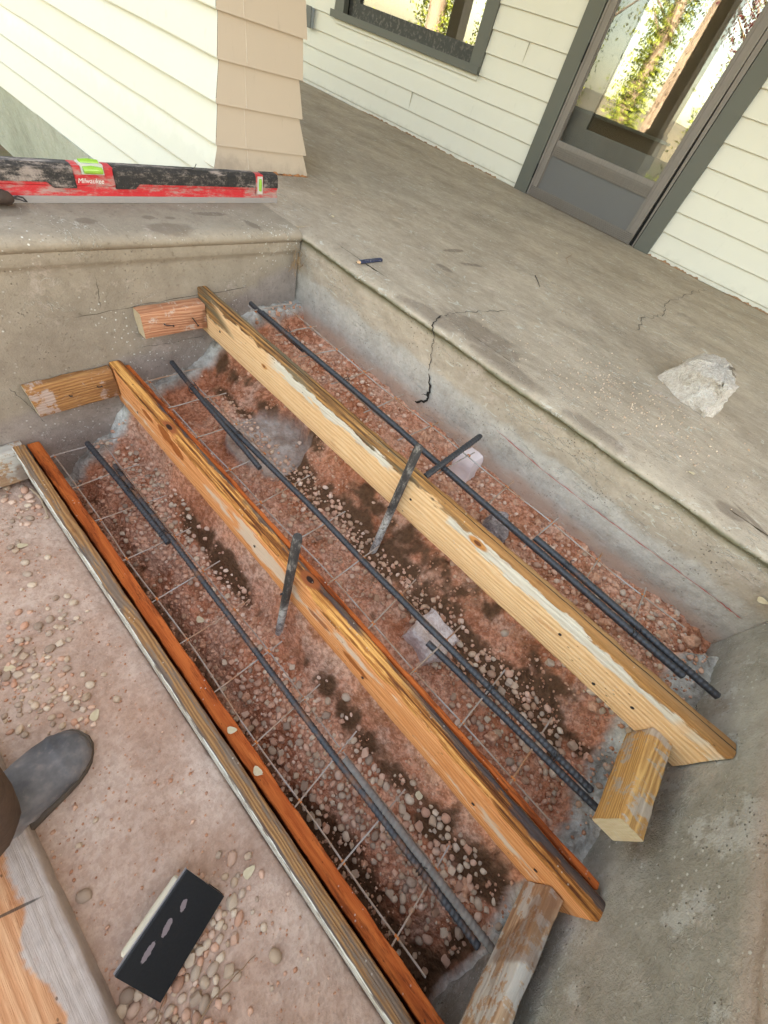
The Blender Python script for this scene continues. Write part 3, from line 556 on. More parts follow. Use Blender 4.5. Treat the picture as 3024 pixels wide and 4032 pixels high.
for cx, lab in [(-.62, 'square beige porch column at the house-side end of the pier'), (-3.1, 'square beige porch column at the far end of the pier')]:
    c_ = thing('porch_column', lab, 'column', (cx, .20, .455), 'porch columns on the pier')
    g = MB(); g.box(0, .14, -.07, .07, .03, 1.685); g.build('shaft', M_tan, c_); g = MB(); g.box(-.015, .155, -.085, .085, 0, .03); g.box(-.015, .155, -.085, .085, 1.685, 1.70); g.build('trim', M_tan, c_)
pf = thing('porch_roof', 'cream porch roof above the door and the steps', 'roof', (0, 0, 2.16))
g = MB(); g.box(-6, 4, -.15, 2.22, .06, .12); g.build('deck', M_cream2, pf); g = MB(); g.box(-6, 4, .12, .28, 0, .06); g.build('beam', M_cream2, pf)
# ---------------------------------------------------------------- lumber
def board(name, L_, t, h, m, parent=None, r=.004, nseg=150, wear=.0012, lean=0, loc=(0, 0, 0), bow=0, chip=1, endc=None):
    """board along local X, y 0..t, z 0..h; worn arrises"""
    rings = []; c = [(r, 0), (t-r, 0), (t-r*.3, r*.3), (t, r), (t, h*.25), (t, h*.5), (t, h*.75), (t, h-r), (t-r*.3, h-r*.3), (t-r, h), (t*.66, h), (t*.33, h), (r, h), (r*.3, h-r*.3), (0, h-r), (0, h*.75), (0, h*.5), (0, h*.25), (0, r), (r*.3, r*.3)]
    for i in range(nseg+1):
        u = i/nseg; x = L_*u; ring = []
        for a, z in c:
            ed = 1 if (a < r*1.5 or a > t-r*1.5) and z > h-r*1.5 else .35
            d = (abs(fn(x*14, a*30+L_, z*30, 1, 3))*wear*2.4*ed+fn(x*50, a*60, z*60+L_, 1, 2)*wear*.25)*chip
            ax = a+(t/2-a)/t*d*2; zx = z-d*(1 if z > h/2 else -1)
            ring.append((x+(0 if 0 < i < nseg else fn(a*60, z*60, u, 1, 2)*.0015), ax+lean*(1-z/h)+bow*math.sin(math.pi*u), zx))
        rings.append(ring)
    mb = MB(); mb.loft(rings); return mb.build(name, m, parent, True, loc, 50)
def nail(parent, p, d, bend, r=.0013, ln=.02):
    g = MB(); p = Vector(p); d = Vector(d); b = Vector(bend)
    g.tube([p-d*.004, p+d*.004, p+d*.006+b*.004, p+d*.006+b*ln], r, 6); g.tube([p+d*.006+b*ln, p+d*.006+b*(ln+.001)], r*2.2, 8); g.build('nail', M_nail, parent, True)
M_nail = simple('nail_steel', (.035, .03, .03), .5, .4)
def nailhole(parent, p, ax=(0, -1, 0)):
    g = MB(); p = Vector(p); d = Vector(ax); g.tube([p, p+d*.0009], .0032, 9); g.build('nail', M_nail, parent, True)
fa = thing('form_board', 'topmost form board, fresh pine face with a long white smear along its edge', 'form board', (.002, -.322, -.242), 'form boards across the steps')
board('timber', 1.473, .028, .116, M_wa, fa, bow=-.001)
for x, z in [(1.36, .045), (1.30, .022), (1.20, .060), (.82, .06), (.10, .045), (1.41, .03)]: nailhole(fa, (x, -.0004, z))
fb = thing('form_board', 'middle form board, orange pine with a dark knot and black stains on its top', 'form board', (.002, -.580, -.409), 'form boards across the steps', (0, R_(.45), 0))
board('timber', 1.478, .031, .124, M_wb, fb, bow=.001, r=.005)
for x, z in [(1.28, .05), (1.40, .07), (.12, .05), (.64, .06), (1.0, .04)]: nailhole(fb, (x, -.0004, z))
fc = thing('form_board', 'lowest form board, weathered grey-brown top with a whitish front edge', 'form board', (.042, -.847, -.574), 'form boards across the steps', (0, R_(.8), 0))
board('timber', 1.434, .026, .150, M_wc, fc, lean=-.005, r=.0025, wear=.0007)
ob = thing('bender_board', 'thin orange redwood strip standing behind the middle form board', 'board', (.006, -.546, -.395), 'redwood strips behind the form boards', (0, R_(.15), 0))
board('timber', 1.462, .0125, .094, M_wo, ob, r=.002)
oc = thing('bender_board', 'wide orange redwood board behind the lowest form board, stained dark red', 'board', (.004, -.817, -.585), 'redwood strips behind the form boards', (0, R_(.1), 0))
board('timber', 1.470, .027, .125, M_wo, oc, r=.002)
# cleats on the walls: local X runs along the wall
def cleat(lab, wx, side, y0, y1, z0, h, m, th=.038, tilt=0):
    # side +1: left wall (cleat grows +X), -1: right wall
    t = thing('wall_cleat', lab, 'wood cleat', (wx, y0, z0), 'wood cleats nailed to the side walls')
    t.rotation_euler = (R_(tilt), 0, 0); L_ = y1-y0
    b = board('block', L_, th, h, m, t, nseg=24, r=.003)
    b.rotation_euler = (0, 0, R_(90)); 
    b.location = (th if side > 0 else 0.0, 0, 0)     # local y(0..th) -> world -x
    return t
kA = cleat('short pinkish cleat on the left wall holding the topmost form board, two bent nails', .001, 1, -.490, -.3235, -.222, .066, M_k1, tilt=1)
nail(kA, (.039, .052, .032), (1, 0, 0), (0, .9, -.25), ln=.022); nail(kA, (.039, .127, .035), (1, 0, 0), (.1, .45, -.9), ln=.02)
kB = cleat('long weathered cleat on the left wall beside the middle form board', .001, 1, -.765, -.5815, -.378, .082, M_k2, .026, tilt=2)
nail(kB, (.027, .075, .04), (1, 0, 0), (0, 1, .1), ln=.004); nail(kB, (.027, .14, .045), (1, 0, 0), (0, 1, .1), ln=.008)
kC = cleat('brown and grey cleat at the left picture edge behind the lowest form board', .001, 1, -1.02, -.822, -.545, .095, M_k4, .037, tilt=2)
kD = cleat('golden brown cleat on the right wall under the topmost form board, two bent nails', 1.439, -1, -.492, -.3235, -.262, .066, M_k3)
nail(kD, (-.001, .118, .042), (-1, 0, 0), (-.6, .1, .2), ln=.012); nail(kD, (-.001, .05, .03), (-1, 0, 0), (-.7, .1, .45), ln=.014)
kE = cleat('long cement-grey cleat on the right wall below the middle form board', 1.452, -1, -.86, -.5815, -.422, .080, M_k4, .025)
nail(kE, (-.001, .20, .034), (-1, 0, 0), (-.3, .7, -.1), ln=.008)
crack([(1.4505, -.76, -.385), (1.4505, -.73, -.382), (1.4505, -.70, -.378)], .002, (-1, 0, 0), 'split', None, lift=.0015, rag=.001)
sp_ = bpy.data.objects['split']; sp_.parent = kE; sp_.location = (-1.452, .86, .422)
# ---------------------------------------------------------------- rebar, mesh, stakes
def rebar(a, b, r=.0062, lab='', group=None, mat=None, name='rebar', sag=.0):
    a, b = Vector(a), Vector(b); L_ = (b-a).length; t = thing(name, lab, 'rebar', tuple(a), group)
    d = (b-a).normalized(); u = d.orthogonal().normalized(); w_ = d.cross(u); n_ = int(L_/.0021); seg = 12; rings = []
    for i in range(n_+1):
        s_ = L_*i/n_; c = d*s_+Vector((0, fn(s_*2, 3+a.x, a.y*9)*.004, -sag*math.sin(math.pi*i/n_))); ring = []
        for k in range(seg):
            an = 2*math.pi*k/seg; ph = (s_/.0092+.22*abs(math.cos(an/1)))%1; rib = max(0, 1-abs(ph-.5)/.2)
            lug = 1 if k in (0, seg//2) else 0
            ring.append(c+(u*math.cos(an)+w_*math.sin(an))*(r*(.95+.24*max(rib, lug*.7))))
        rings.append(ring)
    MB().loft(rings).build('bar', mat or M_rebar, t, True, ang=70); return t
def tie(parent, p, r=.009, axis=(1, 0, 0)):
    p = Vector(p)-parent.location; ax = Vector(axis).normalized(); u = ax.orthogonal().normalized(); w_ = ax.cross(u); pts = [p+(u*math.cos(a*.5)+w_*math.sin(a*.5))*r+ax*.0012*a*.4 for a in range(26)]
    pts += [p+w_*r*.2+u*r*1.1+Vector((.004, -.004, .008)), p+u*r*1.1+Vector((.008, -.002, .014))]
    MB().tube(pts, .0008, 5).build('tie_wire', M_nail, parent, True)
G1 = 'rebar behind the topmost form board'; G2 = 'rebar between the two upper form boards'; G3 = 'rebar between the two lower form boards'
r = rebar((.125, -.205, -.15), (1.392, -.228, -.15), lab='long dark rebar running the whole width behind the topmost form board', group=G1); tie(r, (.23, -.205, -.15)); tie(r, (.47, -.205, -.15)); tie(r, (1.29, -.226, -.15))
r = rebar((.057, -.197, -.158), (.30, -.200, -.166), .0056, 'short dark rebar lapped at the corner end behind the topmost form board', G1)
r = rebar((1.056, -.203, -.148), (1.452, -.212, -.150), lab='short dark rebar lapped at the right end behind the topmost form board', group=G1); tie(r, (1.13, -.208, -.149))
r = rebar((.207, -.440, -.31), (1.41, -.430, -.308), lab='long dark rebar between the topmost and middle form boards resting by the pink block', group=G2); tie(r, (.36, -.441, -.31)); tie(r, (1.18, -.435, -.31)); tie(r, (1.33, -.437, -.31))
r = rebar((.028, -.433, -.306), (.486, -.460, -.312), lab='short dark rebar lapped at the left end between the two upper form boards', group=G2); tie(r, (.15, -.441, -.309), .012)
r = rebar((1.045, -.454, -.318), (1.457, -.444, -.31), lab='short dark rebar lapped at the right end between the two upper form boards', group=G2)
r = rebar((.172, -.682, -.46), (1.429, -.694, -.47), lab='long dark rebar with a rusty middle above the gravel strip', group=G3, mat=M_rebar_rust); tie(r, (.27, -.69, -.46)); tie(r, (.43, -.69, -.46)); tie(r, (1.29, -.69, -.468))
r = rebar((.061, -.702, -.462), (.462, -.694, -.462), .0068, 'short dark rebar lapped at the left end above the gravel strip', G3); tie(r, (.2, -.69, -.46), .012)
M_rebar_cem = simple('cement_coated_steel', (.17, .15, .135), .85, var=.5, sc=60, bump=.002)
r = rebar((1.08, -.678, -.466), (1.487, -.680, -.462), .0068, 'cement-crusted rebar lapped at the right end above the gravel strip', G3, M_rebar_cem)
r = rebar((.815, -.288, -.138), (.806, -.066, -.130), .0066, 'short black rebar lying crosswise over the dirt behind the topmost form board')
def wiremesh(lab, z, ys, xs, y0, y1, xa, xb, dip=.0):
    t = thing('wire_mesh', lab, 'wire mesh', (0, 0, z), 'welded wire mesh strips over the dirt')
    for j, y in enumerate(ys):
        pts = []
        n_ = 60
        for i in range(n_+1):
            x = xa[j]+(xb[j]-xa[j])*i/n_; pts.append((x, y+fn(x*2.5, j+z*7, 0, 1, 2)*.010, fn(x*3, j+4, z, 1, 2)*.006))
        MB().tube(pts, .0016, 6).build('long_wire', M_wire, t, True)
    def yat(j, x): return ys[j]+fn(x*2.5, j+z*7, 0, 1, 2)*.010
    for x in xs:
        sk = random.uniform(-.006, .006); pts = [(x+sk*(u-.5)*2, y0+(y1-y0)*u+random.uniform(-.003, .003)*(u in (0, 1)), .0026+fn(x*3, u*2, z, 1, 2)*.006) for u in [0, .15, .3, .5, .7, .85, 1]]
        MB().tube(pts, .0016, 6).build('cross_wire', M_wire, t, True)
        for j in range(len(ys)):
            if xa[j]-.01 <= x <= xb[j]+.01:
                u = (yat(j, x)-y0)/(y1-y0); X_ = x+sk*(u-.5)*2; MB().tube([(X_-.004, yat(j, x), .0015), (X_+.004, yat(j, x), .0015)], .0022, 6).build('weld', M_rust, t, True)
    return t
wiremesh('rusty wire mesh strip lying on red dirt behind the topmost form board', -.162, [-.206, -.112], [.097, .221, .334, .453, .576, .695, .818, .938, 1.059, 1.18, 1.288], -.235, -.085, [.06, .06], [1.385, 1.375])
wiremesh('wire mesh strip between the topmost and middle form boards', -.315, [-.519, -.424], [.078, .199, .324, .450, .572, .703, .824, .942, 1.066, 1.185, 1.300], -.543, -.374, [.06, .06], [1.375, 1.36])
wiremesh('wire mesh strip above the gravel beside the lowest redwood board', -.475, [-.778, -.670], [.063, .186, .313, .444, .570, .693, .819, .945, 1.069, 1.195, 1.319], -.805, -.628, [.05, .05], [1.385, 1.366])
def stake(lab, a, b, r=.0088):
    a, b = Vector(a), Vector(b); t = thing('form_stake', lab, 'stake', tuple(a), 'round steel stakes against the form boards')
    L_ = (b-a).length; n_ = 24; pts = [(b-a)*(i/n_) for i in range(n_+1)]; rs = [r*(1+.03*fn(i*.9, 0, a.x)) for i in range(n_+1)]; rs[-1] = r*.9
    MB().tube(pts, rs, 16).build('shaft', M_stake, t, True)
    d = (b-a).normalized()
    for k, q_ in enumerate((.55, )):
        p = (b-a)*q_; MB().tube([p+Vector((-.002, -.003, 0)), p+Vector((-.003, -r-.005, 0))], .0024, 8).build('nail', M_nail, t, True)
    return t
stake('worn round steel stake against the topmost form board, pale lower half', (.802, -.352, -.42), (.797, -.334, -.045))
stake('worn round steel stake against the middle form board, black upper half', (.778, -.606, -.575), (.783, -.592, -.138))
# ---------------------------------------------------------------- rocks, blocks
def rocky(name, lab, loc, outline, h, m, taper=.6, seed=0, dis=.006, top=None, grid=7):
    """broken lump from its plan outline: rings shrink and lift towards a top, then get fractured"""
    t = MB(); n_ = len(outline); K = 9; rings = []; cx = sum(p[0] for p in outline)/n_; cy = sum(p[1] for p in outline)/n_
    fine = []
    for i in range(n_):
        a, b = outline[i], outline[(i+1) % n_]
        for k in range(grid): fine.append((a[0]+(b[0]-a[0])*k/grid, a[1]+(b[1]-a[1])*k/grid))
    tp = top or (cx, cy)
    for j in range(K+1):
        u = j/K; s_ = 1-(1-taper)*u if u < .75 else (1-(1-taper)*.75)*(1-(u-.75)*3.4); zz = h*min(1, u/.75)**.9
        if u > .75: zz = h+(u-.75)*h*.12
        r_ = []
        for x, y in fine:
            px = cx+(x-cx)*s_+(tp[0]-cx)*min(1, u/.75); py = cy+(y-cy)*s_+(tp[1]-cy)*min(1, u/.75)
            d = fn(px*28, py*28, zz*28+seed, 1, 4)*dis; r_.append((px+d, py+fn(px*28+9, py*28, zz*28+seed)*dis, max(0, zz+d*.8*(u > .1))))
        rings.append(r_)
    t.loft(rings); o = t.build(name, m, None, True, loc, 35); tag(o, lab, name.replace('_', ' ')); return o
rocky('rock', 'rough whitish lump of mortar resting on the porch floor at the right', (1.105, .54, 0), [(-.105, -.035), (-.02, -.11), (.055, -.125), (.075, -.04), (.045, .10), (.0, .175), (-.045, .20), (-.085, .16)], .085, M_rock, .55, 3, .016, (.0, .0))
rocky('block', 'pink broken concrete block propping the rebar between the upper form boards', (1.04, -.395, -.425), [(-.045, -.045), (.03, -.06), (.055, -.035), (.052, .03), (-.04, .045)], .066, M_pink, .86, 5, .008)
rocky('rubble', 'grey speckled rubble chunk on the dirt behind the topmost form board', (.99, -.165, -.265), [(-.035, -.045), (.03, -.05), (.025, .0), (-.02, .045), (-.045, .03)], .06, M_rub, .75, 7, .008)
rocky('brick_chip', 'small white broken brick under the crosswise rebar', (.812, -.075, -.262), [(-.025, -.03), (.03, -.03), (.03, .03), (-.02, .035)], .08, simple('white_brick', (.66, .55, .53), .9, var=.15, bump=.002), .8, 9, .004)
# ---------------------------------------------------------------- pebbles
def pebble_mesh(k, m, angular):
    g = MB(); t = (1+5**.5)/2
    import bmesh
    bm = bmesh.new(); bmesh.ops.create_icosphere(bm, subdivisions=2, radius=1)
    sx, sy, sz = random.uniform(.95, 1.35), random.uniform(.75, 1.0), random.uniform(.62, .9)
    for v in bm.verts:
        p = v.co.copy(); d = 1+fn(p.x*1.1+k*7, p.y*1.1, p.z*1.1, 1, 2)*(.38 if angular else .16)
        if angular: p = Vector((math.copysign(abs(p.x)**.65, p.x), math.copysign(abs(p.y)**.65, p.y), math.copysign(abs(p.z)**.65, p.z)))*.85
        v.co = Vector((p.x*sx*d, p.y*sy*d, p.z*sz*d))
    me = bpy.data.meshes.new('pebble'); bm.to_mesh(me); bm.free(); me.materials.append(m); me.polygons.foreach_set('use_smooth', [True]*len(me.polygons))
    if angular: me.set_sharp_from_angle(angle=R_(38))
    return me
PM = {k: [pebble_mesh(i+j*10, m, i % 2 == 1) for i in range(8)] for j, (k, m) in enumerate([('pink', M_pr), ('tan', M_pt), ('moist', M_pm), ('grit', M_pd)])}
cand = []
def region(x, y):
    if y < -.865: return 'front'
    if -.79 < y < -.59: return 'low'
    if -.535 < y < -.33: return 'mid'
    if -.285 < y < .005: return 'top'
    return None
def occupied(x, y): return x < .012 or x > 1.468
occ = {}
def tryadd(x, y, r, kind_, tight=.9):
    rg_ = region(x, y)
    if rg_ is None or (occupied(x, y)) : return
    c = (int(x/.03), int(y/.03))
    for i in (-1, 0, 1):
        for j in (-1, 0, 1):
            for (a, b, rr) in occ.get((c[0]+i, c[1]+j), ()):
                if (a-x)**2+(b-y)**2 < ((r+rr)*tight)**2: return
    occ.setdefault(c, []).append((x, y, r)); cand.append((x, y, r, kind_, rg_))
def cluster(cx, cy, sx, sy, n_, r0, r1, kind_, rot=0, tight=.74):
    r0 *= .88; r1 *= .86; n_ = int(n_*1.5)
    for _ in range(n_):
        a, b = random.gauss(0, 1), random.gauss(0, 1); x = cx+a*sx*math.cos(rot)-b*sy*math.sin(rot); y = cy+a*sx*math.sin(rot)+b*sy*math.cos(rot)
        tryadd(x, y, random.uniform(r0, r1)*(1 if random.random() < .6 else random.uniform(.4, .8)), random.choice(kind_), tight)
T, P_, Mo = 'tan', 'pink', 'moist'
cluster(.545, -1.03, .045, .03, 130, .0055, .011, [T, T, T, P_]); cluster(.43, -1.01, .045, .022, 26, .006, .011, [T, P_]); cluster(.635, -.99, .03, .015, 22, .006, .010, [T, P_])
cluster(.09, -.89, .045, .02, 30, .006, .012, [T, P_]); cluster(.21, -.95, .04, .015, 8, .006, .011, [T]); cluster(1.12, -1.01, .03, .045, 110, .006, .012, [T, P_, T], .4)
cluster(1.16, -1.055, .035, .03, 90, .005, .011, [T, P_]); cluster(.46, -.94, .03, .02, 16, .006, .010, [T]); cluster(.86, -1.08, .06, .02, 8, .003, .008, [P_, T])
cluster(.62, -.95, .35, .05, 12, .0025, .006, [P_, T]); cluster(1.2, -.95, .12, .05, 14, .004, .009, [P_, T])
for x, y, r_ in [(.275, -.905, .008), (.70, -1.0, .007), (.62, -.955, .008), (1.21, -.925, .010), (1.07, -.885, .006), (.93, -1.09, .010), (.33, -.955, .008), (.68, -.93, .007)]: tryadd(x, y, r_, T)
# gravel strip between the two lower boards
cluster(.28, -.665, .12, .035, 520, .006, .010, [P_, P_, T], -.05); cluster(.15, -.63, .07, .02, 200, .006, .010, [P_, T]); cluster(.62, -.66, .10, .03, 120, .004, .008, [P_])
cluster(.93, -.70, .11, .028, 420, .006, .011, [P_, P_, T], .0); cluster(1.15, -.69, .09, .035, 480, .006, .012, [P_, T, T], .1); cluster(1.34, -.65, .06, .04, 330, .006, .012, [T, P_, T]); cluster(.75, -.65, .3, .03, 140, .004, .009, [P_])
cluster(.80, -.745, .25, .018, 40, .005, .009, [Mo, P_]); cluster(1.36, -.74, .05, .03, 14, .007, .013, [Mo])
# between the two upper boards
cluster(1.05, -.40, .25, .05, 120, .004, .010, [P_, Mo, Mo]); cluster(1.28, -.40, .08, .05, 260, .005, .011, [T, P_, Mo]); cluster(.66, -.38, .14, .03, 260, .004, .009, [Mo, Mo, P_]); cluster(.28, -.36, .08, .02, 90, .004, .008, [Mo, P_])
cluster(.75, -.37, .12, .03, 60, .006, .010, [P_, Mo]); cluster(.95, -.345, .3, .012, 150, .004, .009, [Mo, P_]); cluster(.5, -.50, .25, .015, 60, .004, .008, [P_])
# behind the top board
cluster(.30, -.07, .15, .05, 130, .004, .009, [P_]); cluster(.65, -.15, .2, .06, 130, .004, .008, [P_]); cluster(1.18, -.13, .13, .06, 230, .004, .009, [P_]); cluster(1.33, -.09, .06, .05, 240, .005, .010, [T, P_]); cluster(1.35, -.23, .05, .02, 90, .007, .012, [T, Mo]); cluster(.9, -.08, .2, .03, 80, .004, .008, [P_])
CAMP = Vector((1.048, -.848, .4))
def inframe(p):
    d = Vector(p)-CAMP; x, y, z = d.dot(rt), d.dot(up), -d.dot(bk)
    return z > 0 and abs(x/z) < 1.0 and abs(y/z) < 1.33
def tmat(x, y, z, r_):
    return Matrix.Translation((x, y, z)) @ Matrix.Rotation(random.uniform(0, 6.28), 4, 'Z') @ Matrix.Rotation(random.gauss(0, .3), 4, 'X') @ Matrix.Diagonal((r_, r_, r_, 1))
pts_ = []
for x, y, r_, k_, rg_ in cand:
    z = hz(x, y)+r_*.42; d = (Vector((x, y, z))-CAMP).length; pts_.append((-(r_/d) if inframe((x, y, z)) else 0, x, y, z, r_, k_, rg_))
pts_.sort(); NI = 300
where = {'front': 'on the bare ground in front of the lowest form board', 'low': 'in the gravel strip between the two lower form boards', 'mid': 'on damp dirt between the two upper form boards', 'top': 'on red dirt behind the topmost form board'}
colr = {'pink': 'pinkish', 'tan': 'tan', 'moist': 'dark damp'}
for q_ in pts_[:NI]:
    _, x, y, z, r_, k_, rg_ = q_; me = random.choice(PM[k_]); o = link('pebble', me); M_ = tmat(x, y, z, r_); o.matrix_world = M_
    tag(o, f"{'small' if r_ < .009 else 'larger'} {colr[k_]} pebble {where[rg_]}", 'pebble', f"{'small' if r_ < .009 else 'larger'} {colr[k_]} pebbles {where[rg_]}")
def stuff(name, items, m, lod=None):
    V = []; F = []; o_ = 0
    for (M_, me) in items:
        v = np.empty(len(me.vertices)*3); me.vertices.foreach_get('co', v); v = v.reshape(-1, 3); A = np.array(M_); v = v@A[:3, :3].T+A[:3, 3]; V.append(v)
        f = np.empty(len(me.loops), np.int32); me.loops.foreach_get('vertex_index', f); F.append(f+o_); o_ += len(v)
    V = np.concatenate(V); F = np.concatenate(F); me = bpy.data.meshes.new(name); me.vertices.add(len(V)); me.vertices.foreach_set('co', V.ravel()); me.loops.add(len(F)); me.loops.foreach_set('vertex_index', F)
    me.polygons.add(len(F)//3); me.polygons.foreach_set('loop_start', np.arange(0, len(F), 3, dtype=np.int32)); me.polygons.foreach_set('use_smooth', np.ones(len(F)//3, bool)); me.update(); me.validate(); me.materials.append(m)
    return kind(link(name, me), 'stuff')
for k_, lab in [('pink', 'loose pinkish gravel in the dug-out steps'), ('tan', 'loose tan gravel scattered on the ground'), ('moist', 'damp dark gravel under the form boards')]:
    its = [(tmat(x, y, z, r_), random.choice(PM[kk])) for _, x, y, z, r_, kk, rg_ in pts_[NI:] if kk == k_]
    if its: o = stuff('gravel', its, {'pink': M_pr, 'tan': M_pt, 'moist': M_pm}[k_]); tag(o, lab, 'gravel')
# grit: crumbs of dirt
def lowmesh(k, m):
    import bmesh
    bm = bmesh.new(); bmesh.ops.create_icosphere(bm, subdivisions=1, radius=1)
    for v in bm.verts: v.co *= 1+fn(v.co.x*2+k*5, v.co.y*2, v.co.z*2, 1, 2)*.5
    me = bpy.data.meshes.new('crumb'); bm.to_mesh(me); bm.free(); me.materials.append(m); return me
LM = [lowmesh(i, M_pd) for i in range(6)]
def clod(k):
    import bmesh
    bm = bmesh.new(); bmesh.ops.create_icosphere(bm, subdivisions=3, radius=1)
    for v in bm.verts: v.co *= 1+fn(v.co.x*1.3+k*5, v.co.y*1.3, v.co.z*1.3, 1, 4)*.55
    me = bpy.data.meshes.new('clod'); bm.to_mesh(me); bm.free(); me.materials.append(M_pd); return me
CM = [clod(i) for i in range(8)]; its = []
for _ in range(1100):
    x = random.uniform(.03, 1.45); y = random.choice([random.uniform(-.80, -.60), random.uniform(-.54, -.33), random.uniform(-.28, -.0), random.uniform(-.14, 0)])
    if vnoise(np.array([[x]]), np.array([[y]]), 8, 3, 78)[0, 0] < .50: continue
    if WS[min(ny-1, max(0, int((y-Y0)/(Y1-Y0)*(ny-1)))), min(nx-1, int((x-X0)/(X1-X0)*(nx-1)))] > .2: continue
    r_ = min(.015, .0025+random.expovariate(1/.0028)); its.append((tmat(x, y, hz(x, y)-r_*.05, r_), random.choice(CM)))
tag(stuff('dirt_clods', its, M_clod), 'rough clods of reddish soil over the pit floor', 'dirt clods')
its = []
for _ in range(15000):
    x = random.uniform(.02, 1.46)
    if random.random() < .8:
        y = random.uniform(-.80, .0); w_ = vnoise(np.array([[x]]), np.array([[y]]), 9, 3, 77)[0, 0]
        if w_ < .49: continue
        r_ = abs(random.gauss(0, .0018))+.0009
    else: x = random.uniform(-.05, 1.7); y = random.uniform(-1.3, -.87); r_ = abs(random.gauss(0, .0010))+.0006
    if WS[min(ny-1, max(0, int((y-Y0)/(Y1-Y0)*(ny-1)))), min(nx-1, int((x-X0)/(X1-X0)*(nx-1)))] > .3: continue
    its.append((tmat(x, y, hz(x, y)+r_*.3, r_), random.choice(LM)))
tag(stuff('dirt_crumbs', its, M_pd), 'crumbs of reddish dirt over the pit and the ground', 'dirt crumbs')
its = []
for _ in range(700):
    x, y = random.gauss(1.0, .16), abs(random.gauss(.0, .12))+.05
    if x > 1.46 and y < .02: continue
    r_ = abs(random.gauss(0, .0009))+.0006; its.append((tmat(x, y+abs(random.gauss(0, .15)), r_*.4, r_), random.choice(LM)))
tag(stuff('mortar_crumbs', its, M_pt), 'fine tan mortar crumbs strewn on the porch floor by the rock', 'crumbs')
# ---------------------------------------------------------------- leaves, twigs
def leaf(x, y, z, r_, rot, lab, m, tilt=.15):
    g = MB(); n_ = 12; v = []
    for k in range(n_):
        a = 2*math.pi*k/n_; rr = r_*(1+.15*math.sin(3*a+rot)); v.append((math.cos(a)*rr*1.25, math.sin(a)*rr*.85, .0008+abs(math.sin(a*2))*r_*.12))
    v.append((0, 0, .0016)); vb = [(a, b, c-.0006) for a, b, c in v]
    g.add(v, [(k, (k+1) % n_, n_) for k in range(n_)]); g.add(vb, [((k+1) % n_, k, n_) for k in range(n_)])
    for k in range(n_): g.f.append((k, k+n_+1, (k+1) % n_+n_+1, (k+1) % n_))
    g.tube([(0, 0, .0012), (r_*1.25, 0, .0015), (r_*1.5, .002, .001)], .0004, 4)
    o = g.build('leaf', m, None, True, (x, y, z)); o.rotation_euler = (tilt, 0, rot); return tag(o, lab, 'leaf')
n = NM('dry_leaf', .7, .3); M_leaf = n.fin(n.mix(n.noise(n.co(), 120, 4), (.48, .38, .22), (.70, .60, .42)), .7, None)
for x, y, lab in [(.213, -.935, 'dry yellow leaf on the ground among pebbles at the left edge'), (.495, -1.048, 'pale dry leaf on the ground left above the rubber boot'), (1.093, -.897, 'round dry leaf on the ground above the black float'), (.682, -.972, 'dry leaf on the ground just beyond the boot toe'), (1.235, -.60, 'dry leaf lying on gravel near the lowest rebar'), (.62, -.72, 'dry leaf on dark dirt beside the lowest redwood board')]:
    leaf(x, y, hz(x, y)+.003, .0085, random.uniform(0, 6), lab, M_leaf)
leaf(.90, -.803, -.456, .007, .7, 'dry leaf stuck on the orange redwood board', M_leaf); leaf(.986, -.806, -.456, .0075, .2, 'curled dry leaf lying on the orange redwood board', M_leaf)
for x, y, lab in [(-.279, .371, 'tiny pale leaf on the porch floor right of the pier'), (-.085, .205, 'tiny pale leaf on the porch floor near the level'), (1.196, .10, 'tiny pale leaf on the porch floor below the rock'), (.30, 1.2, 'dark small leaf on the porch floor by the storm door')]: leaf(x, y, .001, .006, random.uniform(0, 6), lab, M_leaf)
o = leaf(1.438, .004, -.082, .007, .4, 'round pale leaf stuck to the riser at the right edge', M_leaf); o.rotation_euler = (R_(80), 0, 0)
M_twig = simple('twig_brown', (.26, .16, .09), .8)
def twig(pts, r_, lab, name='twig', m=None):
    o = Vector(pts[0]); P = []
    for a, b in zip(pts[:-1], pts[1:]):
        for j in range(6): P.append(Vector(a).lerp(Vector(b), j/6)+Vector((fn(j, a[0]*9)*.002, fn(j+5, a[1]*9)*.002, 0))-o)
    P.append(Vector(pts[-1])-o); b_ = MB().tube(P, [r_*(1-.6*i/len(P)) for i in range(len(P))], 6).build(name, m or M_twig, None, True, pts[0]); return tag(b_, lab, name)
twig([(1.185, -1.075, -.555), (1.175, -1.01, -.553), (1.185, -.945, -.562)], .0016, 'thin brown twig over the pebbles beside the float'); twig([(1.13, -1.12, -.56), (1.135, -1.075, -.558), (1.118, -1.055, -.562)], .0013, 'short straw-coloured twig below the float corner')
twig([(.05, -.86, -.56), (.10, -.853, -.556), (.165, -.862, -.562)], .003, 'pale splintered stick lying along the lowest form board at its left end', m=simple('pale_stick', (.45, .33, .22), .8)); twig([(.43, .75, .002), (.47, .70, .002), (.50, .66, .002)], .0015, 'short dark twig on the porch floor in front of the door', m=M_nail); twig([(.33, 1.3, .002), (.35, 1.2, .002), (.40, 1.12, .002)], .0012, 'thin curved twig on the porch floor near the storm door')
g = MB()
for _ in range(26):
    a = Vector((random.uniform(.0, .03), random.uniform(-.03, .008), random.uniform(-.09, -.06))); g.tube([a, a+Vector((random.uniform(-.0, .02), -.01, random.uniform(-.02, .02))), a+Vector((random.uniform(0, .04), random.uniform(-.04, 0), random.uniform(-.03, .045)))], .0005, 4)
tag(g.build('dry_weed', simple('dry_weed', (.34, .22, .11), .9), None, True), 'wisp of dry weed roots in the corner under the porch nosing', 'dry weed')
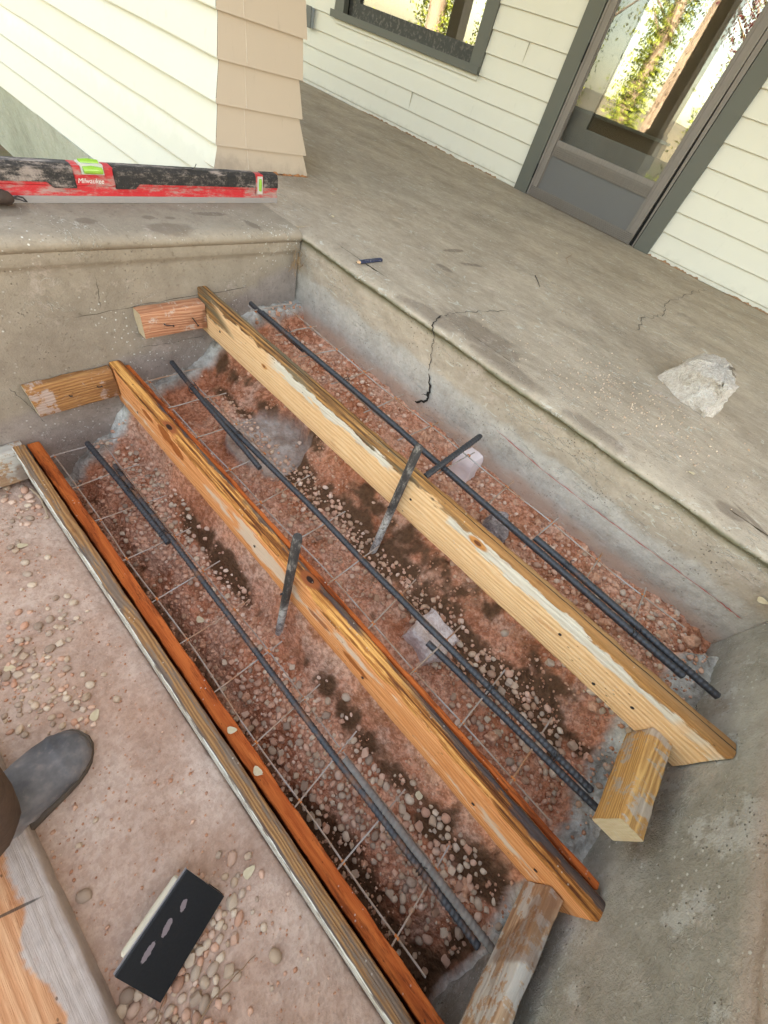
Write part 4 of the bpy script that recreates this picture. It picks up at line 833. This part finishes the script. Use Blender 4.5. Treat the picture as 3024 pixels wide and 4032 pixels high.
# ---------------------------------------------------------------- pencil
pc = thing('carpenter_pencil', 'short dark blue carpenter pencil on the edge of the porch', 'pencil', (.224, .022, .0006), None, (0, 0, math.atan2(.114, -.003)))
hexr = [(0, .0045, 0), (0, .0062, .0035), (0, .0045, .007), (0, -.0045, .007), (0, -.0062, .0035), (0, -.0045, 0)]
g = MB(); g.loft([[(x, a, b) for _, a, b in hexr] for x in (.014, .105)]); n = NM('blue_pencil_paint', .4, .5); n_a = n.noise(n.co(), 180, 4, .7); g.build('body', n.fin(n.mix(n.sm(n_a, .58, .64), (.012, .018, .06), (.45, .45, .5)), .4), pc)
g = MB(); g.loft([[(x, a*s_, .0035+(b-.0035)*s_) for _, a, b in hexr] for x, s_ in ((.0138, .98), (.003, .35))]); g.build('sharpened_wood', simple('cedar', (.60, .38, .22), .7), pc)
g = MB(); g.loft([[(x, a*s_, .0035+(b-.0035)*s_) for _, a, b in hexr] for x, s_ in ((.0029, .3), (.0, .12))]); g.tube([(.105, 0, .0035), (.109, 0, .0035)], .0018, 8); g.build('lead', M_nail, pc)
# ---------------------------------------------------------------- red spirit level
ang = math.atan2(-.701, .041)
lv = thing('spirit_level', 'dusty red box level with black rubber grips lying along the left wall top', 'spirit level', (-.214, .0594, .0006), None, (0, 0, ang))
# local +X runs from the near end away to the left of the picture, local -Y... face y=0 looks at the camera side (+world x)
def grime(name, c, amt=.5, rough=.5):
    n = NM(name, rough, .4); a = n.noise(n.mp((1, 2, 1.6)), 42, 7, .85); b = n.noise(n.co(), 60, 5, .7)
    a2 = n.noise(n.mp((.35, 1.6, 1.3)), 30, 6, .75); col = n.mix(n.sm(a2, .57-amt*.16, .70-amt*.14, 0, .8), c, n.mix(b, (.24, .18, .15), (.46, .38, .34))); col = n.mix(n.sm(a, .50, .68, 0, .4), col, (.40, .32, .28)); return n.fin(col, n.m('ADD', rough, n.m('MULTIPLY', a, .25)), b, .0006)
M_red = grime('red_anodised', (.50, .022, .028), .62); M_grip = grime('black_grip', (.022, .019, .018), .45, .6); M_sil = grime('bare_aluminium_rail', (.30, .27, .26), .3, .4)
LL, TH, HH = 1.05, .026, .066
g = MB(); prof = [(0, .0125), (0, .019), (.0022, .021), (.0022, .030), (0, .032), (0, .060), (.003, .066), (TH-.003, .066), (TH, .060), (TH, .0125)]
g.loft([[(x, a, z) for a, z in prof] for x in np.linspace(0, LL, 8)]); g.build('body', M_red, lv)
g = MB(); prof = [(-.0015, 0), (-.0015, .0125), (TH+.0015, .0125), (TH+.0015, 0)]; g.loft([[(x, a, z) for a, z in prof] for x in (0, LL)])
for z in (.0035, .0075): g.box(.0, LL, -.0021, -.0016, z, z+.0012)
g.build('rail', M_sil, lv)
def grip(x0, x1, hookL, hookR):
    g = MB(); n_ = int((x1-x0)/.0028); rings = []
    for i in range(n_+1):
        x = x0+(x1-x0)*i/n_; low = .0355
        dR = x-x0; dL = x1-x
        if hookR and dR < .055: low = .0355-.010*min(1, max(0, (.055-dR)/.012))*1.0
        if hookL and dL < .055: low = .0355-.010*min(1, max(0, (.055-dL)/.012))
        rb = .0009*(i % 2); y_ = -.0030-rb; rings.append([(x, .002, low), (x, y_, low+.002), (x, y_, .050), (x, -.0025, .0605), (x, .003, .0685), (x, TH-.003, .0685), (x, TH+.003, .058), (x, TH+.003, low), (x, TH-.002, low)])
    g.loft(rings); return g.build('grip', M_grip, lv, True, ang=20)
grip(.0, .052, 0, 0); grip(.085, .435, 1, 0) if False else None
grip(.080, .470, 1, 0); grip(.553, 1.04, 0, 1)
M_vial = NM('vial_green', .15, .6); gl = M_vial.noise(M_vial.co(), 30, 2); M_vial = M_vial.fin(M_vial.mix(gl, (.20, .40, .03), (.36, .56, .09)), .15)
M_white = simple('vial_white', (.52, .50, .45), .5, var=.15)
# end vial (vertical window) and centre vial in the top edge
v1 = link('end_vial', None, lv); g = MB(); g.box(.0565, .0745, -.0035, .001, .022, .0635); g.build('vial_frame', M_white, v1)
g = MB(); g.tube([(.0655, -.004, .030), (.0655, -.0045, .045), (.0655, -.004, .058)], [.004, .005, .004], 12); g.build('vial', M_vial, v1, True)
g = MB(); g.box(.0555, .0795, -.0028, -.0008, .018, .067); g.add([(.0495, -.003, .035), (.0495, -.003, .055), (.0400, -.003, .045)], [(0, 1, 2)]); g.build('bezel', M_red, v1)
v2 = link('centre_vial', None, lv); g = MB(); g.box(.490, .536, -.003, .020, .052, .0705); g.build('vial_frame', M_white, v2)
g = MB(); g.tube([(.494, -.0038, .060), (.513, -.0046, .061), (.532, -.0038, .060)], [.0062, .0075, .0062], 14); g.tube([(.494, .009, .0702), (.513, .009, .0708), (.532, .009, .0702)], [.0055, .0065, .0055], 14); g.build('vial', M_vial, v2, True)
g = MB(); g.add([(.470, -.0025, .066), (.489, -.0025, .066), (.489, -.0025, .048), (.474, -.0025, .046), (.470, .022, .0685), (.489, .022, .0685)], [(0, 1, 2, 3), (0, 4, 5, 1)]); g.build('bezel', M_red, v2); g = MB(); g.add([(.537, -.0025, .066), (.553, -.0025, .066), (.550, -.0025, .042), (.537, -.0025, .050), (.537, .022, .0685), (.553, .022, .0685)], [(0, 3, 2, 1), (1, 5, 4, 0)]); g.build('bezel', M_red, v2)
tc = bpy.data.curves.new('lettering', 'FONT'); tc.body = 'Milwaukee'; tc.size = .0125; tc.extrude = .0002; tc.shear = .35; to = bpy.data.objects.new('tmp', tc); SC.collection.objects.link(to)
dg = bpy.context.evaluated_depsgraph_get(); tme = bpy.data.meshes.new_from_object(to.evaluated_get(dg)); bpy.data.objects.remove(to); tme.materials.clear(); tme.materials.append(grime('worn_white_print', (.70, .68, .64), .55))
def flip(o):
    for c in o.children:
        if c.data is not None:
            c.data.transform(Matrix.Translation((0, TH, 0)) @ Matrix.Diagonal((1, -1, 1, 1))); c.data.flip_normals()
        flip(c)
flip(lv); tx = link('lettering', tme, lv, (.548, TH+.0004, .036)); tx.rotation_euler = (R_(90), 0, R_(180))
# ---------------------------------------------------------------- tool tip with frayed cord at the left edge
gt = thing('tool_handle', 'dark brown worn handle tip with a frayed cord at the left picture edge', 'tool', (-.128, -.625, .001))
g = MB(); pts = [(.0, -.12, .020), (.0, -.06, .020), (0, -.02, .018), (0, 0, .014), (0, .006, .013)]; g.tube(pts, [.014, .0145, .014, .011, .005], 16); g.build('handle', simple('brown_leather', (.055, .035, .028), .7, var=.5, sc=60, bump=.002), gt, True)
g = MB(); g.tube([(0, .004, .014), (.002, .014, .018), (.002, .022, .016), (0, .027, .008)], .0016, 6); g.tube([(0, .004, .014), (.0, .016, .012), (.003, .024, .009)], .0012, 6); g.build('cord', M_nail, gt, True)
# wire wisp on top of the level
tag(MB().tube([(-.172, -.24, .070), (-.172, -.215, .071), (-.172, -.205, .075), (-.172, -.2, .083)], .0009, 6).build('wire_offcut', M_nail, None, True), 'short curled wire offcut standing up behind the level', 'wire')
# ---------------------------------------------------------------- float, plank
fl = thing('hand_float', 'black float with three pale worn spots lying face up on pebbles by the lowest board', 'float')
A_ = Vector((1.018, -.958, -.500)); B_ = Vector((1.090, -.940, -.549)); Cc = Vector((1.055, -1.078, -.500)); ex_ = (B_-A_).normalized(); L1 = (B_-A_).length
ey_ = (Cc-A_); L2 = ey_.length; ey_ = (ey_-ex_*ey_.dot(ex_)).normalized(); ez_ = ex_.cross(ey_); 
if ez_.z < 0: ez_ = -ez_
fl.matrix_world = Matrix(((ex_.x, ey_.x, ez_.x, A_.x), (ex_.y, ey_.y, ez_.y, A_.y), (ex_.z, ey_.z, ez_.z, A_.z), (0, 0, 0, 1)))
n = NM('black_rubber', .5, .35); k = maxm(n, [n.ell(.030, .034, .0075, .0045, 1.1, .10, .42, nsc=210), n.ell(.027, .062, .011, .0048, 1.35, .10, .42, nsc=210), n.ell(.023, .092, .012, .0045, 1.5, .10, .42, nsc=210)])
mm = n.noise(n.co(), 300, 3); M_rub_ = n.fin(n.mix(n.m('MULTIPLY', k, .8), n.mix(mm, (.006, .007, .009), (.016, .017, .019)), (.30, .24, .25)), .5, mm, .0004)
g = MB(); pr4 = [(.0, -.001), (.001, 0), (L1-.0015, 0), (L1, -.002), (L1, -.008), (.0, -.004)]; g.loft([[(a, y, z) for a, z in pr4] for y in np.linspace(0, L2, 14)]); g.build('pad', M_rub_, fl)
g = MB(); g.box(-.0022, L1-.004, 0, L2, -.0072, -.0050); g.build('backing_plate', simple('plate_metal', (.45, .42, .44), .35, .6, var=.1), fl)
g = MB(); g.box(L1-.028, L1, .0, L2, -.020, -.0081); g.build('foam', simple('foam_black', (.008, .008, .008), .95, bump=.002), fl)
g = MB(); g.tube([(-.0015, .016, -.013), (-.002, .045, -.012), (-.002, .078, -.012), (-.0015, .107, -.013)], [.0056, .0062, .0062, .0056], 14)
g.tube([(-.0015, .0135, -.013), (-.0015, .016, -.013)], [.003, .0056], 14); g.tube([(-.0015, .107, -.013), (-.0015, .110, -.013)], [.0056, .003], 14); g.build('grip', simple('ivory_plastic', (.55, .49, .38), .4, var=.06), fl, True)
g = MB(); g.tube([(.0, .03, -.014), (.012, .035, -.008)], .004, 8); g.tube([(.0, .095, -.014), (.012, .09, -.008)], .004, 8); g.build('bracket', M_alu, fl, True)
pk = thing('work_plank', 'dusty orange plank with cement patches lying on the ground at the lower left corner', 'plank', (0, -1.108, -.572))
b = board('timber', 1.5, .24, .038, M_plank, pk, nseg=160, r=.004, loc=(.05, 0, 0), wear=.0016); b.data.transform(Matrix.Translation((.05, -.24, 0))); b.location = (0, 0, 0)
leaf(1.075, -1.165, -.532, .007, .3, 'small green leaf on the dusty orange plank', simple('green_leaf', (.16, .22, .06), .6))
# ---------------------------------------------------------------- the photographer's leg in a rubber boot
pe = thing('person', 'person crouching, only one leg in a grey rubber boot and brown trousers in view', 'person', (.745, -1.06, -.565))
def ring(c, ax, ux, a, b, n_=28, sq=2.3, zmin=None):
    """superellipse ring around c; half axes a along ux and b along ax x ux"""
    ax = Vector(ax).normalized(); ux = Vector(ux); ux = (ux-ax*ux.dot(ax)).normalized(); vx = ax.cross(ux); r_ = []
    for k in range(n_):
        t = 2*math.pi*k/n_; ct, st_ = math.cos(t), math.sin(t); e = 2/sq
        p = Vector(c)+ux*a*math.copysign(abs(ct)**e, ct)+vx*b*math.copysign(abs(st_)**e, st_)
        if zmin is not None: p.z = max(p.z, zmin)
        r_.append(p)
    return r_
W = lambda x, y, z: Vector((x-.745, y+1.06, z+.565))
M_boot = None
n = NM('grey_rubber', .5, .4); a = n.noise(n.co(), 9, 5, .65); b_ = n.noise(n.co(), 70, 4, .7)
col = n.ramp(a, [(.35, (.07, .07, .078)), (.5, (.14, .135, .14)), (.66, (.28, .25, .245))]); col = n.mix(n.sm(b_, .55, .75, 0, .35), col, (.32, .25, .22)); M_boot = n.fin(col, .55, b_, .0006)
secs = [((.7215, -.9835, -.550), .006, .008), ((.7222, -.987, -.549), .022, .016), ((.7232, -.995, -.546), .034, .022), ((.7247, -1.007, -.543), .0425, .0265), ((.727, -1.023, -.540), .048, .029), ((.731, -1.044, -.537), .050, .032), ((.737, -1.068, -.532), .049, .037), ((.744, -1.09, -.526), .047, .043), ((.751, -1.112, -.519), .045, .050), ((.757, -1.135, -.51), .043, .059), ((.763, -1.158, -.50), .042, .068), ((.770, -1.185, -.498), .042, .070), ((.777, -1.21, -.50), .039, .066), ((.781, -1.226, -.506), .030, .052), ((.784, -1.236, -.51), .012, .03)]
secs = [((c[0]-.002, c[1]-.012, c[2]), a_, b_) for c, a_, b_ in secs]
fs_ = []
for i in range(len(secs)-1):
    for k in range(5):
        u = k/5; (c0, a0, b0), (c1, a1, b1) = secs[i], secs[i+1]; c = tuple(p*(1-u)+q5*u for p, q5 in zip(c0, c1)); y = c[1]
        fold = .0016*math.sin((y+1.0)*2*math.pi/.021)*max(0, min(1, (-1.075-y)/.03))+(.0012 if -1.036 < y < -1.028 else 0)
        fs_.append((c, a0*(1-u)+a1*u+fold, b0*(1-u)+b1*u+fold))
g = MB(); g.loft([[p+Vector((0, 0, fn(p.x*22, p.y*22, p.z*22, 1, 3)*.0022)) for p in ring(W(*c), (.10, -1, 0), (1, .1, 0), a_, b_, 30, 2.35, zmin=.006+.0)] for c, a_, b_ in fs_])
boot = g.build('boot', M_boot, pe, True, ang=80)
sh = [((.768, -1.168, -.47), .044, .052), ((.775, -1.160, -.44), .045, .050), ((.785, -1.148, -.40), .048, .052), ((.797, -1.130, -.34), .052, .056), ((.805, -1.115, -.28), .055, .058)]
sh = [((c[0]-.006, c[1]-.022, c[2]), a_*.92, b_*.92) for c, a_, b_ in sh]
g = MB(); g.loft([ring(W(*c), (.18, .22, 1), (1, 0, 0), a_, b_, 28, 2.1) for c, a_, b_ in sh]); g.build('boot_shaft', M_boot, boot, True, ang=80)
g = MB(); so = []
for j, (c, a_, b_) in enumerate(secs[:-1]):
    so.append([W(c[0]+sx*(a_+.0028), c[1]+(.003 if j == 0 else 0), z) for sx, z in ((-1, -.566), (1, -.566), (1, -.552), (-1, -.552))])
g.loft(so); g.build('sole', simple('brown_sole', (.11, .085, .065), .8, bump=.001), boot)
n = NM('brown_canvas', .9, .2); a = n.noise(n.mp((1, 1, .5)), 22, 5, .7); M_trou = n.fin(n.mix(a, (.035, .026, .022), (.16, .105, .075)), .9, n.noise(n.co(), 30, 4), .004)
tr = [((.778, -1.135, -.44), .070, .062), ((.787, -1.125, -.41), .068, .064), ((.80, -1.11, -.36), .066, .066), ((.81, -1.095, -.28), .068, .070), ((.815, -1.09, -.18), .070, .075), ((.81, -1.10, -.08), .072, .078), ((.80, -1.15, -.01), .074, .080), ((.79, -1.24, .0), .078, .082), ((.79, -1.36, -.04), .085, .085), ((.80, -1.48, -.08), .09, .09)]
tr = [((c[0]-.012-.05*min(1, max(0, c[2]+.4)/.2), c[1]-.006, c[2]), a_*.9, b_*.9) for c, a_, b_ in tr]
rg2 = []
for i, (c, a_, b_) in enumerate(tr):
    p0 = Vector(tr[max(i-1, 0)][0]); p1 = Vector(tr[min(i+1, len(tr)-1)][0]); rr = ring(W(*c), p1-p0, (1, 0, 0), a_, b_, 30, 2.1); rg2.append([p+(p-W(*c)).normalized()*fn(p.x*30, p.y*30, p.z*30, 1, 3)*.006 for p in rr])
g = MB(); g.loft(rg2, cap=True); g.build('trousers', M_trou, pe, True, ang=80)
lg = [(c, a_*.5, b_*.5) for c, a_, b_ in [((.75, -1.08, -.53), .03, .02), ((.76, -1.13, -.52), .04, .04), ((.775, -1.16, -.47), .05, .05)]+tr[1:]]
g = MB(); g.loft([ring(W(*c), Vector(lg[min(i+1, len(lg)-1)][0])-Vector(lg[max(i-1, 0)][0]), (1, 0, 0), a_, b_, 20, 2) for i, (c, a_, b_) in enumerate(lg)]); g.build('body', simple('skin', (.55, .33, .25), .6), pe, True)
# ---------------------------------------------------------------- garden beyond (seen in the glass)
n = NM('bark', .9, .2); a = n.noise(n.mp((3, 3, .7)), 4, 6, .75); M_bark = n.fin(n.mix(a, (.26, .17, .11), (.62, .47, .34)), .9, a, .03)
def leafmat(name, a, b):
    n = NM(name, .55, .3); g_ = n.n('NewGeometry'); return n.fin(n.mix(g_.outputs['Random Per Island'], a, b), .55)
M_ivy = leafmat('ivy_leaf', (.03, .05, .008), (.42, .46, .05)); M_crown = leafmat('tree_leaf', (.06, .08, .015), (.34, .36, .08)); M_maple = leafmat('maple_leaf', (.06, .015, .015), (.16, .04, .03))
def leaves(pts, s0, s1):
    P = np.array(pts, float); n_ = len(P); d = rng.normal(size=(n_, 3)); d /= np.linalg.norm(d, axis=1)[:, None]; u = np.cross(d, rng.normal(size=(n_, 3))); u /= np.linalg.norm(u, axis=1)[:, None]
    s_ = rng.uniform(s0, s1, n_)[:, None]; V = np.stack([P-d*s_, P+u*s_*.6, P+d*s_, P-u*s_*.6], 1).reshape(-1, 3); return V, [(4*i, 4*i+1, 4*i+2, 4*i+3) for i in range(n_)]
def tree(x, y, h, r_, lab, lean=(0, 0), ivy=0, crown=3000, cm=None, cr=2.0, sp='tree', name='ivy_tree'):
    t = thing(name, lab, 'tree', (x, y, -.57)); g = MB(); pts = [(lean[0]*u*h+.15*fn(u*2, x), lean[1]*u*h+.15*fn(u*2, y+5), h*u) for u in np.linspace(0, 1, 14)]
    g.tube(pts, [r_*(1.15-.75*i/13) for i in range(14)], 14); tips = []
    for _ in range(26):
        k = random.randint(5, 13); p = Vector(pts[k]); a = random.uniform(0, 6.28); d = Vector((math.cos(a), math.sin(a), random.uniform(.3, .9))).normalized(); L_ = cr*random.uniform(.5, 1)
        q = [p+d*L_*u+Vector((fn(u*3, a)*.2, fn(u*3, a+3)*.2, u*u*.3)) for u in (0, .3, .6, 1)]; g.tube(q, [r_*.22, r_*.13, r_*.07, r_*.02], 5); tips.append(q)
    g.build('trunk', M_bark, t, True)
    P = []
    for _ in range(int(crown*2.2)):
        q = random.choice(tips); b_ = q[random.randint(1, 3)]; P.append(b_+Vector((random.gauss(0, 1), random.gauss(0, 1), random.gauss(0, .8)))*cr*.16)
    if P: V, F = leaves(P, .02, .042); MB().add(V, F).build('crown', cm or M_crown, t)
    if ivy:
        P = []
        for _ in range(ivy*2):
            u = random.random()**1.2*.75; k = min(12, int(u*13)); c = Vector(pts[k]).lerp(Vector(pts[k+1]), u*13-k); a = random.uniform(0, 6.28)
            if fn(a*1.2, u*h*1.1, x) < -.15: continue
            rr = r_*1.1+abs(random.gauss(0, .16)); P.append(c+Vector((math.cos(a)*rr, math.sin(a)*rr, random.gauss(0, .1))))
        V, F = leaves(P, .022, .045); MB().add(V, F).build('ivy', M_ivy, t)
    return t
tree(-2.65, -6.2, 7, .26, 'thick leaning pale trunk reflected in the storm door glass', (.05, .02), 0, 1500, cm=M_crown, cr=2.2)
tree(-3.6, -6.9, 6, .16, 'ivy-covered trunk left of the pale trunk in the door reflection', (.02, 0), 5200, 1200)
tree(-1.75, -7.2, 6, .16, 'yellow-green ivy-covered trunk right of the pale trunk in the door reflection', (-.02, 0), 5200, 1400)
tree(-8.6, -6.0, 6, .22, 'yellow-green ivy-covered tree reflected in the window', (0, 0), 5200, 2500); tree(-7.2, -6.5, 5.5, .2, 'bushy tree reflected at the window centre', (0, 0), 3500, 2500)
tree(-6.2, -9, 6, .2, 'tall bushy tree behind the ivy-covered ones', (0, 0), 3500, 3000); tree(-1.0, -4.4, 3.6, .05, 'small red-leaved maple reflected at the top of the door glass', (-.05, .05), 0, 1600, M_maple, 1.1, name='maple_tree')
def bush(x, y, r_, lab):
    t = thing('shrub', lab, 'shrub', (x, y, -.57)); P = []
    for _ in range(2600):
        d = Vector((random.gauss(0, 1), random.gauss(0, 1), random.gauss(0, 1))).normalized()*r_*random.uniform(.5, 1.05)*(1+.3*fn(random.random()*3, x)); P.append(Vector((d.x, d.y, abs(d.z)*.9+.1)))
    V, F = leaves(P, .03, .06); MB().add(V, F).build('foliage', M_ivy, t); g = MB()
    for _ in range(7): g.tube([(0, 0, 0), (random.uniform(-.3, .3)*r_, random.uniform(-.3, .3)*r_, r_*.8)], .015, 5)
    g.build('stems', M_bark, t)
bush(-4.6, -5.6, .8, 'rounded yellow-green shrub in the garden left of the trunks'); bush(-2.0, -5.4, .55, 'low yellow-green shrub in the garden before the pale trunk'); bush(-9.8, -5.2, 1.1, 'large shrub in the garden at the far left'); bush(-6.6, -5.0, .8, 'shrub in the garden facing the window')
g = MB(); nh = 60; vs2 = []
for j in range(14):
    for i in range(nh+1):
        x = -110+220*i/nh; y = -60-j*5; vs2.append((x, y, -.6+(1-math.exp(-j*.4))*4.2*(1+.35*fn(x*.03, j*.1))))
g.add(vs2, [(j*(nh+1)+i, j*(nh+1)+i+1, (j+1)*(nh+1)+i+1, (j+1)*(nh+1)+i) for j in range(13) for i in range(nh)])
n = NM('hill_scrub', .95, .1); M_hill = n.fin(n.mix(n.noise(n.co(), .25, 7, .7), (.10, .09, .055), (.20, .165, .11)), .95); kind(g.build('hill', M_hill, None, True), 'structure')
# ---------------------------------------------------------------- drawing units -> metres
bpy.context.view_layer.update()
SM = Matrix.Diagonal((S, S, S, 1))
for o in list(SC.collection.objects):
    if o.parent is None and o.type not in ('CAMERA', 'LIGHT'):
        o.matrix_world = SM @ o.matrix_world
